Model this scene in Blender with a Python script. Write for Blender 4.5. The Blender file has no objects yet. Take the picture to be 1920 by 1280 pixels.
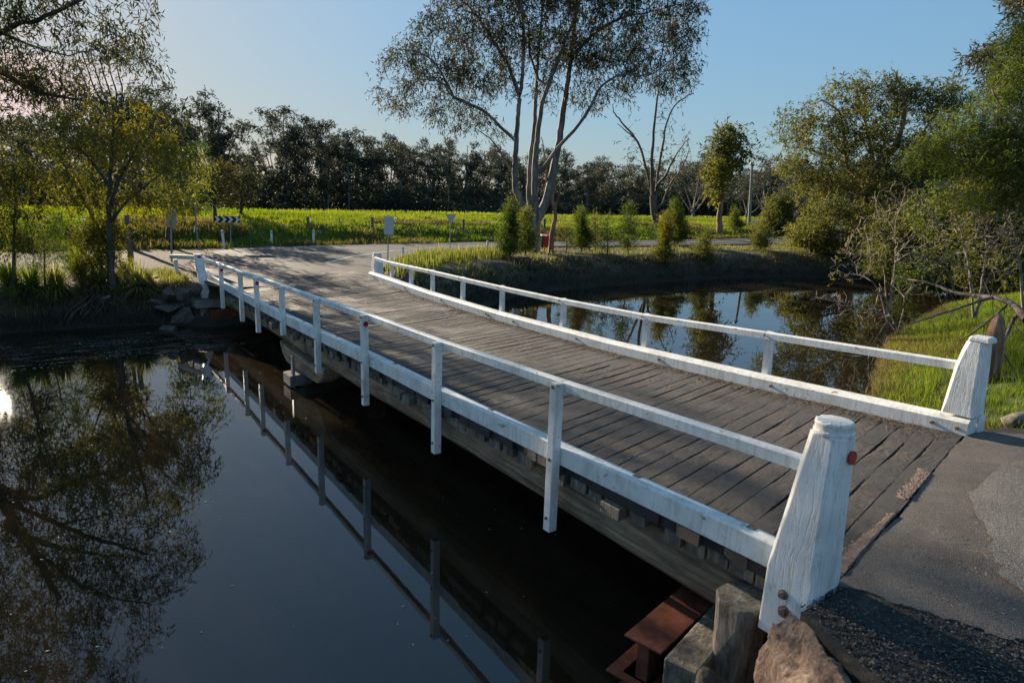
import bpy, bmesh, math, random
import numpy as np
from mathutils import Vector, Matrix
R = math.radians
scene = bpy.context.scene
col = scene.collection
random.seed(7); rng = np.random.default_rng(7)

# ------------------------------------------------------------------ camera, world, sun, exposure
CAM_H = 3.83
YAW, PITCH, ROLL, FPX = R(35.0), R(12.31), R(1.836), 1272.0
fw = Vector((math.sin(YAW)*math.cos(PITCH), math.cos(YAW)*math.cos(PITCH), -math.sin(PITCH)))
rt0 = Vector((math.cos(YAW), -math.sin(YAW), 0)); up0 = rt0.cross(fw)
rt = math.cos(ROLL)*rt0 + math.sin(ROLL)*up0
up = -math.sin(ROLL)*rt0 + math.cos(ROLL)*up0
cd = bpy.data.cameras.new('camera'); cam = bpy.data.objects.new('camera', cd); col.objects.link(cam)
cd.sensor_width = 36; cd.lens = FPX/1920*36; cd.clip_start = 0.05; cd.clip_end = 4000
cam.matrix_world = Matrix(((rt.x, up.x, -fw.x, 0), (rt.y, up.y, -fw.y, 0), (rt.z, up.z, -fw.z, CAM_H), (0, 0, 0, 1)))
scene.camera = cam

SUN_AZ, SUN_EL = R(-3.1), R(15.0)
SKY_K, SKY_G, SKY_ADD = 3.4, .80, (.27, .78, 1.34)
w = bpy.data.worlds.new("World"); scene.world = w; w.use_nodes = True
nt = w.node_tree; bg = nt.nodes['Background']
sky = nt.nodes.new('ShaderNodeTexSky'); sky.sky_type = 'NISHITA'; sky.sun_disc = False
sky.sun_elevation = SUN_EL; sky.sun_rotation = SUN_AZ; sky.air_density = 1.0; sky.dust_density = 0.6; sky.ozone_density = 2.0
# thin high haze evens the sky out: compress the glare round the sun
bw = nt.nodes.new('ShaderNodeRGBToBW'); nt.links.new(sky.outputs[0], bw.inputs[0])
ma = nt.nodes.new('ShaderNodeMath'); ma.operation = 'ADD'; ma.inputs[1].default_value = SKY_K; nt.links.new(bw.outputs[0], ma.inputs[0])
md_ = nt.nodes.new('ShaderNodeMath'); md_.operation = 'DIVIDE'; md_.inputs[0].default_value = SKY_K*SKY_G; nt.links.new(ma.outputs[0], md_.inputs[1])
vm = nt.nodes.new('ShaderNodeVectorMath'); vm.operation = 'SCALE'; nt.links.new(sky.outputs[0], vm.inputs[0]); nt.links.new(md_.outputs[0], vm.inputs['Scale'])
va = nt.nodes.new('ShaderNodeVectorMath'); va.operation = 'ADD'; va.inputs[1].default_value = SKY_ADD; nt.links.new(vm.outputs[0], va.inputs[0])
# a thin warm cloud bank low down towards the sun
tcw = nt.nodes.new('ShaderNodeTexCoord'); sxw = nt.nodes.new('ShaderNodeSeparateXYZ'); nt.links.new(tcw.outputs['Generated'], sxw.inputs[0])
def wmap(o, a, b):
    r_ = nt.nodes.new('ShaderNodeMapRange'); r_.interpolation_type = 'SMOOTHSTEP'; r_.inputs[1].default_value = a; r_.inputs[2].default_value = b; nt.links.new(o, r_.inputs[0]); return r_.outputs[0]
def wmul(a, b):
    m_ = nt.nodes.new('ShaderNodeMath'); m_.operation = 'MULTIPLY'; nt.links.new(a, m_.inputs[0]); nt.links.new(b, m_.inputs[1]); return m_.outputs[0]
mpw = nt.nodes.new('ShaderNodeMapping'); mpw.inputs['Scale'].default_value = (3, 3, 16); nt.links.new(tcw.outputs['Generated'], mpw.inputs[0])
nzw = nt.nodes.new('ShaderNodeTexNoise'); nzw.inputs['Scale'].default_value = 2.2; nzw.inputs['Detail'].default_value = 6; nt.links.new(mpw.outputs[0], nzw.inputs['Vector'])
cf = wmul(wmul(wmap(sxw.outputs[2], .02, .08), wmap(sxw.outputs[2], .19, .11)), wmul(wmap(sxw.outputs[0], .16, .0), wmul(wmap(sxw.outputs[1], .2, .7), wmap(nzw.outputs['Fac'], .42, .62))))
mxw = nt.nodes.new('ShaderNodeMix'); mxw.data_type = 'RGBA'; nt.links.new(cf, mxw.inputs[0]); nt.links.new(va.outputs[0], mxw.inputs[6]); mxw.inputs[7].default_value = (4.6, 3.6, 3.5, 1)
nt.links.new(mxw.outputs[2], bg.inputs[0]); bg.inputs[1].default_value = 0.080
sd = bpy.data.lights.new('sun', 'SUN'); sd.energy = 5.0; sd.angle = R(0.53); sd.color = (1.0, 0.83, 0.62)
sun = bpy.data.objects.new('sun', sd); col.objects.link(sun)
sdir = Vector((math.sin(SUN_AZ)*math.cos(SUN_EL), math.cos(SUN_AZ)*math.cos(SUN_EL), math.sin(SUN_EL)))
sun.rotation_euler = sdir.to_track_quat('Z', 'Y').to_euler(); sun.location = (0, 60, 30)
scene.view_settings.view_transform = 'Standard'; scene.view_settings.look = 'None'
scene.view_settings.gamma = 1; scene.view_settings.exposure = 1.36
scene.render.resolution_x = 1024; scene.render.resolution_y = 682
scene.render.engine = 'CYCLES'
scene.cycles.max_bounces = 6; scene.cycles.transparent_max_bounces = 6

def ray(px, py): return fw + rt*((px-960)/FPX) - up*((py-640)/FPX)
def P(px, py, D):
    d = ray(px, py); k = D/math.hypot(d.x, d.y); return Vector((d.x*k, d.y*k, CAM_H+d.z*k))
def ATZ(px, py, z):
    d = ray(px, py); k = (z-CAM_H)/d.z; return Vector((d.x*k, d.y*k, z))

# ------------------------------------------------------------------ object helpers
def tag(o, label=None, cat=None, group=None, kind=None):
    if label: o['label'] = label
    if cat: o['category'] = cat
    if group: o['group'] = group
    if kind: o['kind'] = kind
    return o
def empty(name, loc, label=None, cat=None, group=None):
    o = bpy.data.objects.new(name, None); o.location = loc; col.objects.link(o); o.empty_display_size = .2
    return tag(o, label, cat, group)
def np_mesh(name, V, F, mat, parent=None, origin=None, attrs=None, smooth=False):
    """V (n,3); F (m,k) equal-size faces or list of such arrays"""
    V = np.asarray(V, dtype=np.float32)
    if origin is not None: V = V-np.array(origin, dtype=np.float32)
    Fs = F if isinstance(F, list) else [F]
    me = bpy.data.meshes.new(name)
    me.vertices.add(len(V)); me.vertices.foreach_set('co', V.ravel())
    idx = np.concatenate([f.ravel() for f in Fs]).astype(np.int32)
    sizes = np.concatenate([np.full(len(f), f.shape[1]) for f in Fs]).astype(np.int32)
    starts = np.concatenate([[0], np.cumsum(sizes)[:-1]]).astype(np.int32)
    me.loops.add(len(idx)); me.loops.foreach_set('vertex_index', idx)
    me.polygons.add(len(sizes)); me.polygons.foreach_set('loop_start', starts); me.polygons.foreach_set('loop_total', sizes)
    if smooth: me.polygons.foreach_set('use_smooth', np.ones(len(sizes), dtype=bool))
    if attrs:
        for k, a in attrs.items():
            at = me.attributes.new(k, 'FLOAT', 'POINT'); at.data.foreach_set('value', np.asarray(a, dtype=np.float32))
    me.update(calc_edges=True)
    if mat: me.materials.append(mat)
    o = bpy.data.objects.new(name, me); col.objects.link(o)
    if parent is not None: o.parent = parent
    return o

class MB:
    """collects shapes into ONE mesh; coordinates are world, build() re-bases them on the parent's origin"""
    def __init__(s): s.v = []; s.f = []
    def hexa(s, p):
        b = len(s.v); s.v += [tuple(q) for q in p]
        for f in ((0,3,2,1),(4,5,6,7),(0,1,5,4),(1,2,6,5),(2,3,7,6),(3,0,4,7)): s.f.append(tuple(b+i for i in f))
        return s
    def box(s, x0, x1, y0, y1, z0, z1):
        return s.hexa([(x0,y0,z0),(x1,y0,z0),(x1,y1,z0),(x0,y1,z0),(x0,y0,z1),(x1,y0,z1),(x1,y1,z1),(x0,y1,z1)])
    def bar(s, a, b, w, h, roll=0.0, w2=None, h2=None):
        a = Vector(a); b = Vector(b); d = (b-a).normalized()
        ref = Vector((0,0,1)) if abs(d.z) < .95 else Vector((0,1,0))
        x = d.cross(ref).normalized(); y = x.cross(d).normalized()
        if roll: q = Matrix.Rotation(roll, 3, d); x = q@x; y = q@y
        w2 = w if w2 is None else w2; h2 = h if h2 is None else h2
        p = [a-x*w/2-y*h/2, a+x*w/2-y*h/2, a+x*w/2+y*h/2, a-x*w/2+y*h/2, b-x*w2/2-y*h2/2, b+x*w2/2-y*h2/2, b+x*w2/2+y*h2/2, b-x*w2/2+y*h2/2]
        return s.hexa(p)
    def rings(s, rs, cap=True):
        n = len(rs[0]); b = len(s.v)
        for r_ in rs: s.v += [tuple(q) for q in r_]
        for i in range(len(rs)-1):
            for j in range(n):
                k = (j+1) % n; s.f.append((b+i*n+j, b+i*n+k, b+(i+1)*n+k, b+(i+1)*n+j))
        if cap:
            s.f.append(tuple(b+j for j in reversed(range(n)))); s.f.append(tuple(b+(len(rs)-1)*n+j for j in range(n)))
        return s
    def tube(s, pts, rad, n=8, squash=1.0, wob=0.0):
        rs = []
        for i, p in enumerate(pts):
            p = Vector(p); a = Vector(pts[max(i-1, 0)]); c = Vector(pts[min(i+1, len(pts)-1)]); d = (c-a).normalized()
            ref = Vector((0,0,1)) if abs(d.z) < .9 else Vector((0,1,0))
            x = d.cross(ref).normalized(); y = x.cross(d).normalized()
            r0 = rad[i] if isinstance(rad, (list, tuple)) else rad
            rs.append([p+(x*math.cos(t)+y*math.sin(t)*squash)*r0*(1+wob*random.uniform(-1, 1)) for t in [2*math.pi*j/n for j in range(n)]])
        return s.rings(rs)
    def disc(s, c, nrm, r_, th, n=20):
        c = Vector(c); nrm = Vector(nrm).normalized(); return s.tube([c, c+nrm*th], r_, n)
    def build(s, name, mat, parent=None, bevel=0, smooth=False, origin=None):
        o_ = origin if origin is not None else (parent.matrix_basis.translation if parent else Vector((0,0,0)))
        if parent is not None and parent.parent is not None: o_ = Vector(o_)+parent.parent.matrix_basis.translation
        me = bpy.data.meshes.new(name); me.from_pydata([tuple(Vector(q)-Vector(o_)) for q in s.v], [], s.f)
        if mat: me.materials.append(mat)
        if smooth:
            for p in me.polygons: p.use_smooth = True
        me.update(); o = bpy.data.objects.new(name, me); col.objects.link(o)
        if parent is not None: o.parent = parent
        elif origin is not None: o.location = origin
        if bevel:
            m = o.modifiers.new('b', 'BEVEL'); m.width = bevel; m.segments = 2; m.limit_method = 'ANGLE'
        return o

# ------------------------------------------------------------------ materials
def mat(name, build, disp=False):
    m = bpy.data.materials.new(name); m.use_nodes = True; n = m.node_tree.nodes; l = m.node_tree.links
    b = n['Principled BSDF']; b.inputs['Specular IOR Level'].default_value = 0.3
    build(m.node_tree, n, l, b); return m
def N(nt_, t, **k):
    o = nt_.nodes.new(t)
    for a, v in k.items():
        if a in o.inputs: o.inputs[a].default_value = v
        else: setattr(o, a, v)
    return o
def coords(nt_, scale=(1,1,1), rot=(0,0,0), src='Object'):
    tc = nt_.nodes.new('ShaderNodeTexCoord'); mp = nt_.nodes.new('ShaderNodeMapping')
    mp.inputs['Scale'].default_value = scale; mp.inputs['Rotation'].default_value = rot
    nt_.links.new(tc.outputs[src], mp.inputs[0]); return mp.outputs[0]
def noise(nt_, vec, scale, detail=4, rough=.55, dist=0):
    t = nt_.nodes.new('ShaderNodeTexNoise'); t.inputs['Scale'].default_value = scale; t.inputs['Detail'].default_value = detail
    t.inputs['Roughness'].default_value = rough; t.inputs['Distortion'].default_value = dist
    if vec is not None: nt_.links.new(vec, t.inputs['Vector'])
    return t.outputs['Fac']
def ramp(nt_, fac, stops):
    r_ = nt_.nodes.new('ShaderNodeValToRGB'); e = r_.color_ramp.elements
    while len(e) < len(stops): e.new(.5)
    for i, (p, c) in enumerate(stops):
        e[i].position = p; e[i].color = (*c, 1) if len(c) == 3 else c
    nt_.links.new(fac, r_.inputs[0]); return r_.outputs[0]
def mixc(nt_, fac, a, b, mode='MIX'):
    m = nt_.nodes.new('ShaderNodeMix'); m.data_type = 'RGBA'; m.blend_type = mode
    for s_, v in ((0, fac), (6, a), (7, b)):
        if hasattr(v, 'is_linked') or hasattr(v, 'links'): nt_.links.new(v, m.inputs[s_])
        else: m.inputs[s_].default_value = v if s_ == 0 else (*v, 1)
    return m.outputs[2]
def bump(nt_, b, h, strength=.4, dist=.02, prev=None):
    bp = nt_.nodes.new('ShaderNodeBump'); bp.inputs['Strength'].default_value = strength; bp.inputs['Distance'].default_value = dist
    nt_.links.new(h, bp.inputs['Height'])
    if prev is not None: nt_.links.new(prev, bp.inputs['Normal'])
    nt_.links.new(bp.outputs[0], b.inputs['Normal']); return bp.outputs[0]
def attr(nt_, name):
    a = nt_.nodes.new('ShaderNodeAttribute'); a.attribute_name = name; return a.outputs['Fac']
def island(nt_):
    g = nt_.nodes.new('ShaderNodeNewGeometry'); return g.outputs['Random Per Island']

def m_white(nt_, n, l, b):
    v = coords(nt_); big = noise(nt_, v, 3.0, 5, .65); fine = noise(nt_, v, 40, 3)
    saw = noise(nt_, coords(nt_, (6, 60, 6)), 2.0, 2, .5)
    c = ramp(nt_, big, [(0.3, (.52, .51, .47)), (.5, (.70, .70, .67)), (.75, (.80, .80, .77))])
    # flaked patches showing grey timber, grime specks
    fl = ramp(nt_, noise(nt_, coords(nt_, (1, .4, 1)), 14, 5, .75, .6), [(.60, (0,0,0)), (.66, (1,1,1))])
    c = mixc(nt_, fl, c, (.24, .20, .16))
    st = ramp(nt_, noise(nt_, coords(nt_, (9, 9, .9)), 2.5, 4, .6), [(.46, (0,0,0)), (.75, (.6,.6,.6))])
    c = mixc(nt_, st, c, (.38, .36, .30))
    l.new(c, b.inputs['Base Color']); b.inputs['Roughness'].default_value = .6
    p = bump(nt_, b, saw, .35, .004); bump(nt_, b, fine, .25, .003, p)
def m_whitepost(nt_, n, l, b):
    v = coords(nt_); big = noise(nt_, v, 2.2, 4, .6)
    cr = noise(nt_, coords(nt_, (1.0, 1.0, .07)), 20, 5, .6, .6)
    c = ramp(nt_, big, [(0.3, (.58, .575, .55)), (.6, (.76, .76, .74))])
    line = ramp(nt_, cr, [(.47, (0,0,0)), (.495, (.55,.55,.55)), (.52, (0,0,0))])
    c = mixc(nt_, line, c, (.30, .27, .23))
    g = N(nt_, 'ShaderNodeNewGeometry')
    dirt = ramp(nt_, noise(nt_, coords(nt_, (1,1,.5)), 7, 5, .7), [(.58, (0,0,0)), (.72, (.7,.7,.7))])
    c = mixc(nt_, dirt, c, (.44, .42, .38))
    l.new(c, b.inputs['Base Color']); b.inputs['Roughness'].default_value = .5
    h = ramp(nt_, cr, [(.44, (1,1,1)), (.495, (0,0,0)), (.55, (1,1,1))])
    p = bump(nt_, b, h, .35, .004); bump(nt_, b, noise(nt_, v, 55, 3), .35, .003, p)
M = {}
M['white'] = mat('white_paint', m_white); M['post'] = mat('post_paint', m_whitepost)

def m_deck(nt_, n, l, b):
    rnd = island(nt_)
    v = coords(nt_); gr = coords(nt_, (1.2, 22, 22), (0, 0, -.2))
    wood = ramp(nt_, noise(nt_, gr, 3.0, 5, .7), [(.25, (.028, .024, .022)), (.5, (.086, .075, .066)), (.78, (.22, .185, .155))])
    tar = ramp(nt_, noise(nt_, v, 9, 6, .7), [(.3, (.032, .029, .028)), (.7, (.078, .070, .064))])
    m = N(nt_, 'ShaderNodeMath', operation='MULTIPLY_ADD'); l.new(noise(nt_, coords(nt_, (2.2, 9, 1), (0, 0, -.2)), 2.4, 6, .75, .5), m.inputs[0]); m.inputs[1].default_value = 1.1; l.new(attr(nt_, 'worn'), m.inputs[2])
    msk = ramp(nt_, m.outputs[0], [(.95, (0,0,0)), (1.0, (.0,.0,.0))]) if False else None
    mr = N(nt_, 'ShaderNodeMapRange'); mr.inputs[1].default_value = .90; mr.inputs[2].default_value = 1.15; l.new(m.outputs[0], mr.inputs[0]); msk = mr.outputs[0]
    c = mixc(nt_, msk, tar, wood)
    l.new(c, b.inputs['Base Color'])
    rr = ramp(nt_, msk, [(0, (.55,.55,.55)), (1, (.78,.78,.78))]); l.new(rr, b.inputs['Roughness'])
    p = bump(nt_, b, noise(nt_, gr, 5.0, 6, .8), 1.0, .025); p = bump(nt_, b, noise(nt_, v, 45, 5, .7), .5, .006, p); bump(nt_, b, msk, .5, .012, p)
M['deck'] = mat('deck_timber', m_deck)
def m_log(c0, c1, c2, ax=(.5, 9, 9), moss=None):
    def f(nt_, n, l, b):
        g = coords(nt_, (9, .6, 9) if ax is None else ax)
        c = ramp(nt_, noise(nt_, g, 2.5, 6, .7, .5), [(.3, c0), (.52, c1), (.75, c2)])
        big = noise(nt_, coords(nt_), 1.7, 4, .6)
        c = mixc(nt_, ramp(nt_, big, [(.45, (0,0,0)), (.7, (.6,.6,.6))]), c, c0)
        if moss: c = mixc(nt_, ramp(nt_, noise(nt_, coords(nt_), 3.3, 5, .7), [(.55, (0,0,0)), (.68, (.7,.7,.7))]), c, moss)
        l.new(c, b.inputs['Base Color']); b.inputs['Roughness'].default_value = .85
        p = bump(nt_, b, noise(nt_, g, 3.5, 6, .75, .5), .9, .03); bump(nt_, b, noise(nt_, coords(nt_), 30, 4), .4, .008, p)
    return f
M['girder'] = mat('old_girder', m_log((.075, .055, .036), (.30, .22, .145), (.60, .46, .30), (9, .6, 9), (.22, .17, .08)))
M['endgrain'] = mat('grey_timber', m_log((.045, .040, .034), (.17, .15, .12), (.38, .34, .27), (5, 5, 1.2), (.30, .23, .13)))
M['pile'] = mat('wet_pile', m_log((.02, .018, .015), (.06, .052, .042), (.12, .10, .08), (6, 6, .6)))
def m_rust(nt_, n, l, b):
    c = ramp(nt_, noise(nt_, coords(nt_), 6, 6, .7), [(.3, (.060, .022, .014)), (.55, (.135, .047, .028)), (.8, (.24, .10, .055))])
    l.new(c, b.inputs['Base Color']); b.inputs['Roughness'].default_value = .42; b.inputs['Metallic'].default_value = .15
    bump(nt_, b, noise(nt_, coords(nt_), 25, 4), .3, .006)
M['rust'] = mat('red_oxide_steel', m_rust)
def m_conc(nt_, n, l, b):
    c = ramp(nt_, noise(nt_, coords(nt_), 2.5, 7, .7), [(.3, (.07, .068, .06)), (.6, (.20, .19, .17)), (.8, (.30, .29, .26))])
    l.new(c, b.inputs['Base Color']); b.inputs['Roughness'].default_value = .9; bump(nt_, b, noise(nt_, coords(nt_), 18, 5), .5, .02)
M['conc'] = mat('stained_concrete', m_conc)
def m_rock(a, b_, c_):
    def f(nt_, n, l, b):
        v = coords(nt_); vo = N(nt_, 'ShaderNodeTexVoronoi', feature='DISTANCE_TO_EDGE'); vo.inputs['Scale'].default_value = 3.2
        nn = N(nt_, 'ShaderNodeTexNoise'); nn.inputs['Scale'].default_value = 5; nn.inputs['Detail'].default_value = 6; l.new(v, nn.inputs['Vector'])
        mx = N(nt_, 'ShaderNodeVectorMath', operation='ADD'); l.new(v, mx.inputs[0]); l.new(nn.outputs['Color'], mx.inputs[1]); l.new(mx.outputs[0], vo.inputs['Vector'])
        c = ramp(nt_, noise(nt_, v, 7, 9, .78, 1.2), [(.3, a), (.5, b_), (.68, c_)])
        l.new(c, b.inputs['Base Color']); b.inputs['Roughness'].default_value = .85
        p = bump(nt_, b, noise(nt_, v, 5, 9, .8, 1.0), 1.0, .09); bump(nt_, b, noise(nt_, v, 40, 5, .7), .5, .01, p)
    return f
M['rock'] = mat('pink_rock', m_rock((.11, .070, .050), (.34, .23, .165), (.62, .49, .38)))
M['stone'] = mat('bank_stone', m_rock((.035, .030, .025), (.11, .095, .075), (.26, .22, .17)))
def m_asphalt(c0, c1, c2, sc=1.0, agg=.5):
    def f(nt_, n, l, b):
        v = coords(nt_); big = noise(nt_, v, .9*sc, 6, .65)
        sp = noise(nt_, v, 110, 3, .6)
        c = ramp(nt_, big, [(.3, c0), (.55, c1), (.78, c2)])
        c = mixc(nt_, ramp(nt_, sp, [(.55, (0,0,0)), (.70, (agg,)*3)]), c, tuple(min(.5, x*2.6+.05) for x in c2))
        c = mixc(nt_, ramp(nt_, sp, [(.34, (.6,.6,.6)), (.44, (0,0,0))]), c, tuple(x*.4 for x in c0))
        l.new(c, b.inputs['Base Color']); b.inputs['Roughness'].default_value = .78
        p = bump(nt_, b, sp, .55, .008); bump(nt_, b, noise(nt_, v, 3, 5), .3, .03, p)
    return f
M['asphalt'] = mat('asphalt', m_asphalt((.030, .030, .031), (.048, .047, .046), (.075, .071, .067)))
M['asphalt_near'] = mat('asphalt_near', m_asphalt((.052, .045, .039), (.098, .085, .072), (.145, .125, .105), 1.6, .4))
M['asphalt_old'] = mat('old_chip_seal', m_asphalt((.070, .062, .055), (.125, .112, .098), (.18, .16, .14), 2.0, .8))
M['line'] = mat('road_paint', lambda nt_, n, l, b: (l.new(ramp(nt_, noise(nt_, coords(nt_), 12, 5, .7), [(.35, (.25,.25,.24)), (.55, (.62,.62,.60))]), b.inputs['Base Color'])))
M['gravel_strip'] = mat('gravel_strip', m_rock((.13, .085, .062), (.27, .19, .145), (.42, .33, .26)))
def plain(name, c, rough=.6, metal=0., var=.25, sc=20):
    def f(nt_, n, l, b):
        k = ramp(nt_, noise(nt_, coords(nt_), sc, 4, .6), [(.3, tuple(x*(1-var) for x in c)), (.7, tuple(min(1, x*(1+var)) for x in c))])
        l.new(k, b.inputs['Base Color']); b.inputs['Roughness'].default_value = rough; b.inputs['Metallic'].default_value = metal
    return mat(name, f)
M['signback'] = plain('grey_sign_back', (.42, .44, .46), .45, .3, .12)
M['signyellow'] = plain('faded_sign_back', (.34, .33, .22), .5, .1, .15)
M['galv'] = plain('galvanised_steel', (.30, .30, .30), .45, .6, .2)
M['black'] = plain('black_board', (.015, .015, .017), .5, 0, .1); M['whiteflat'] = plain('white_board', (.72, .72, .72), .5, 0, .06)
M['red'] = plain('red_reflector', (.40, .02, .02), .25, 0, .2); M['redbin'] = plain('red_bin_plastic', (.42, .03, .03), .4, 0, .15)
M['greenbin'] = plain('green_bin_plastic', (.05, .12, .08), .4, 0, .15); M['bolt'] = plain('rusty_bolt', (.22, .16, .11), .6, .5, .4, 60)
M['polegrey'] = plain('weathered_pole', (.24, .22, .19), .8, 0, .25, 5); M['fencewood'] = plain('fence_timber', (.16, .13, .10), .9, 0, .4, 12)
M['wire'] = plain('wire', (.18, .17, .16), .5, .6, .1); M['guide'] = plain('guide_post_white', (.75, .76, .78), .5, 0, .08)

def m_bark(c0, c1, c2, sx=5., sz=1.):
    def f(nt_, n, l, b):
        c = ramp(nt_, noise(nt_, coords(nt_, (sx, sx, sz)), 1.3, 5, .65, .8), [(.32, c0), (.5, c1), (.68, c2)])
        l.new(c, b.inputs['Base Color']); b.inputs['Roughness'].default_value = .8
        bump(nt_, b, noise(nt_, coords(nt_, (sx*2, sx*2, sz)), 3, 5, .7), .6, .03)
    return f
M['gum'] = mat('pale_gum_bark', m_bark((.07, .060, .052), (.16, .142, .128), (.30, .275, .25), 2.5, .7))
M['bare_bark'] = mat('bare_grey_bark', m_bark((.045, .036, .030), (.11, .088, .072), (.22, .18, .15), 3, .7))
M['pink'] = mat('pinkish_bark', m_bark((.11, .07, .05), (.26, .17, .12), (.42, .29, .22), 3, .7))
M['bark'] = mat('dark_bark', m_bark((.025, .02, .016), (.065, .052, .042), (.14, .115, .09), 8, 1))
M['redbark'] = mat('red_bark', m_bark((.09, .045, .028), (.26, .14, .085), (.46, .30, .20), 7, 1))
M['twig'] = mat('grey_twig', m_bark((.08, .065, .052), (.20, .165, .135), (.36, .31, .25), 8, 2))
def m_leaf(c0, c1, c2, trans=.45, rough=.5):
    def f(nt_, n, l, b):
        t = attr(nt_, 'tint'); r_ = island(nt_)
        m = N(nt_, 'ShaderNodeMath', operation='MULTIPLY_ADD'); l.new(r_, m.inputs[0]); m.inputs[1].default_value = .5
        k = N(nt_, 'ShaderNodeMath', operation='MULTIPLY'); l.new(t, k.inputs[0]); k.inputs[1].default_value = .6; l.new(k.outputs[0], m.inputs[2])
        c = ramp(nt_, m.outputs[0], [(.1, c0), (.5, c1), (.95, c2)])
        l.new(c, b.inputs['Base Color']); b.inputs['Roughness'].default_value = .65; b.inputs['Specular IOR Level'].default_value = .18
        tr = N(nt_, 'ShaderNodeBsdfTranslucent'); hs = N(nt_, 'ShaderNodeHueSaturation'); hs.inputs['Value'].default_value = 1.7; hs.inputs['Saturation'].default_value = 1.15
        l.new(c, hs.inputs['Color']); l.new(hs.outputs[0], tr.inputs['Color'])
        mx = N(nt_, 'ShaderNodeMixShader'); mx.inputs[0].default_value = trans
        out = n['Material Output']; l.new(b.outputs[0], mx.inputs[1]); l.new(tr.outputs[0], mx.inputs[2]); l.new(mx.outputs[0], out.inputs[0])
    return f
M['leaf_gum'] = mat('gum_leaf', m_leaf((.018, .026, .014), (.042, .050, .026), (.085, .068, .034), .28))
M['leaf_big'] = mat('shade_gum_leaf', m_leaf((.016, .022, .011), (.038, .045, .018), (.10, .075, .025), .3))
M['leaf_gold'] = mat('golden_leaf', m_leaf((.032, .040, .012), (.080, .086, .018), (.18, .145, .030), .45))
M['leaf_olive'] = mat('olive_leaf', m_leaf((.030, .042, .014), (.085, .092, .025), (.16, .155, .040), .42))
M['leaf_green'] = mat('green_feather_leaf', m_leaf((.022, .038, .012), (.062, .088, .020), (.15, .16, .035), .45))
M['leaf_dark'] = mat('far_forest_leaf', m_leaf((.022, .030, .020), (.042, .052, .034), (.085, .076, .045), .3))
M['leaf_conifer'] = mat('conifer_leaf', m_leaf((.020, .040, .010), (.060, .090, .018), (.13, .13, .03), .4))
M['grass'] = mat('field_grass_blade', m_leaf((.040, .070, .012), (.105, .150, .020), (.225, .225, .04), .47))
M['grass_near'] = mat('bank_grass_blade', m_leaf((.05, .085, .014), (.105, .155, .022), (.21, .215, .045), .48))
M['reed'] = mat('reed_blade', m_leaf((.055, .075, .018), (.13, .145, .035), (.29, .25, .10), .45))
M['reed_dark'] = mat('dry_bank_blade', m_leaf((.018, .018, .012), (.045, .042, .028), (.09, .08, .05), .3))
M['weed'] = mat('dry_weed', m_leaf((.035, .035, .012), (.10, .10, .03), (.22, .15, .07), .35))
M['litter'] = mat('leaf_litter', m_leaf((.05, .032, .02), (.15, .095, .06), (.34, .25, .17), .1))

# ------------------------------------------------------------------ terrain
RIVER = np.array([(-300,17.5),(-40,20.8),(-9,21.2),(-3,20.95),(-1,20.93),(.7,20.8),(2.2,20.6),(3.0,20.2),(3.6,19.6),(8.4,19.2),(9.2,18.2),(10.2,17.9),
 (12,19.0),(14.1,20.5),(16,21.5),(20.2,21.8),(27.6,22.0),(32.6,20.6),(36,18.0),(40,16.6),(60,15),(120,10),(120,6),(60,10.5),(40,12.0),(33,12.4),(29.3,11.9),
 (25.7,11.0),(22.5,10.2),(19.8,9.4),(17.6,8.4),(15.7,7.6),(13.9,6.7),(12.6,6.0),(11.2,5.2),(9.9,4.2),(8.8,3.3),(7.5,3.0),(4.6,2.5),(3.4,2.3),(2.8,1.9),(1.8,.9),(-2,.2),(-20,-1),(-60,-3),(-300,-12)])
def river_sd(X, Y):
    X = np.asarray(X, float); Y = np.asarray(Y, float); d = np.full(X.shape, 1e9); ins = np.zeros(X.shape, bool)
    n_ = len(RIVER)
    for i in range(n_):
        ax, ay = RIVER[i]; bx, by = RIVER[(i+1) % n_]; ex, ey = bx-ax, by-ay
        t = np.clip(((X-ax)*ex+(Y-ay)*ey)/(ex*ex+ey*ey), 0, 1)
        d = np.minimum(d, np.hypot(X-ax-t*ex, Y-ay-t*ey))
        c = ((ay > Y) != (by > Y)) & (X < (bx-ax)*(Y-ay)/((by-ay) if by != ay else 1e-9)+ax); ins ^= c
    return np.where(ins, -d, d)
def ss(x, a, b): t = np.clip((x-a)/(b-a), 0, 1); return t*t*(3-2*t)
def vnoise(X, Y, s, seed=0):
    return (np.sin(X*s*1.0+seed*1.7+1.3*np.sin(Y*s*.71+seed))+np.sin(Y*s*1.27+seed*.9+1.1*np.sin(X*s*.83-seed))+np.sin((X+Y)*s*.61+seed*2.3))/3
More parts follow.
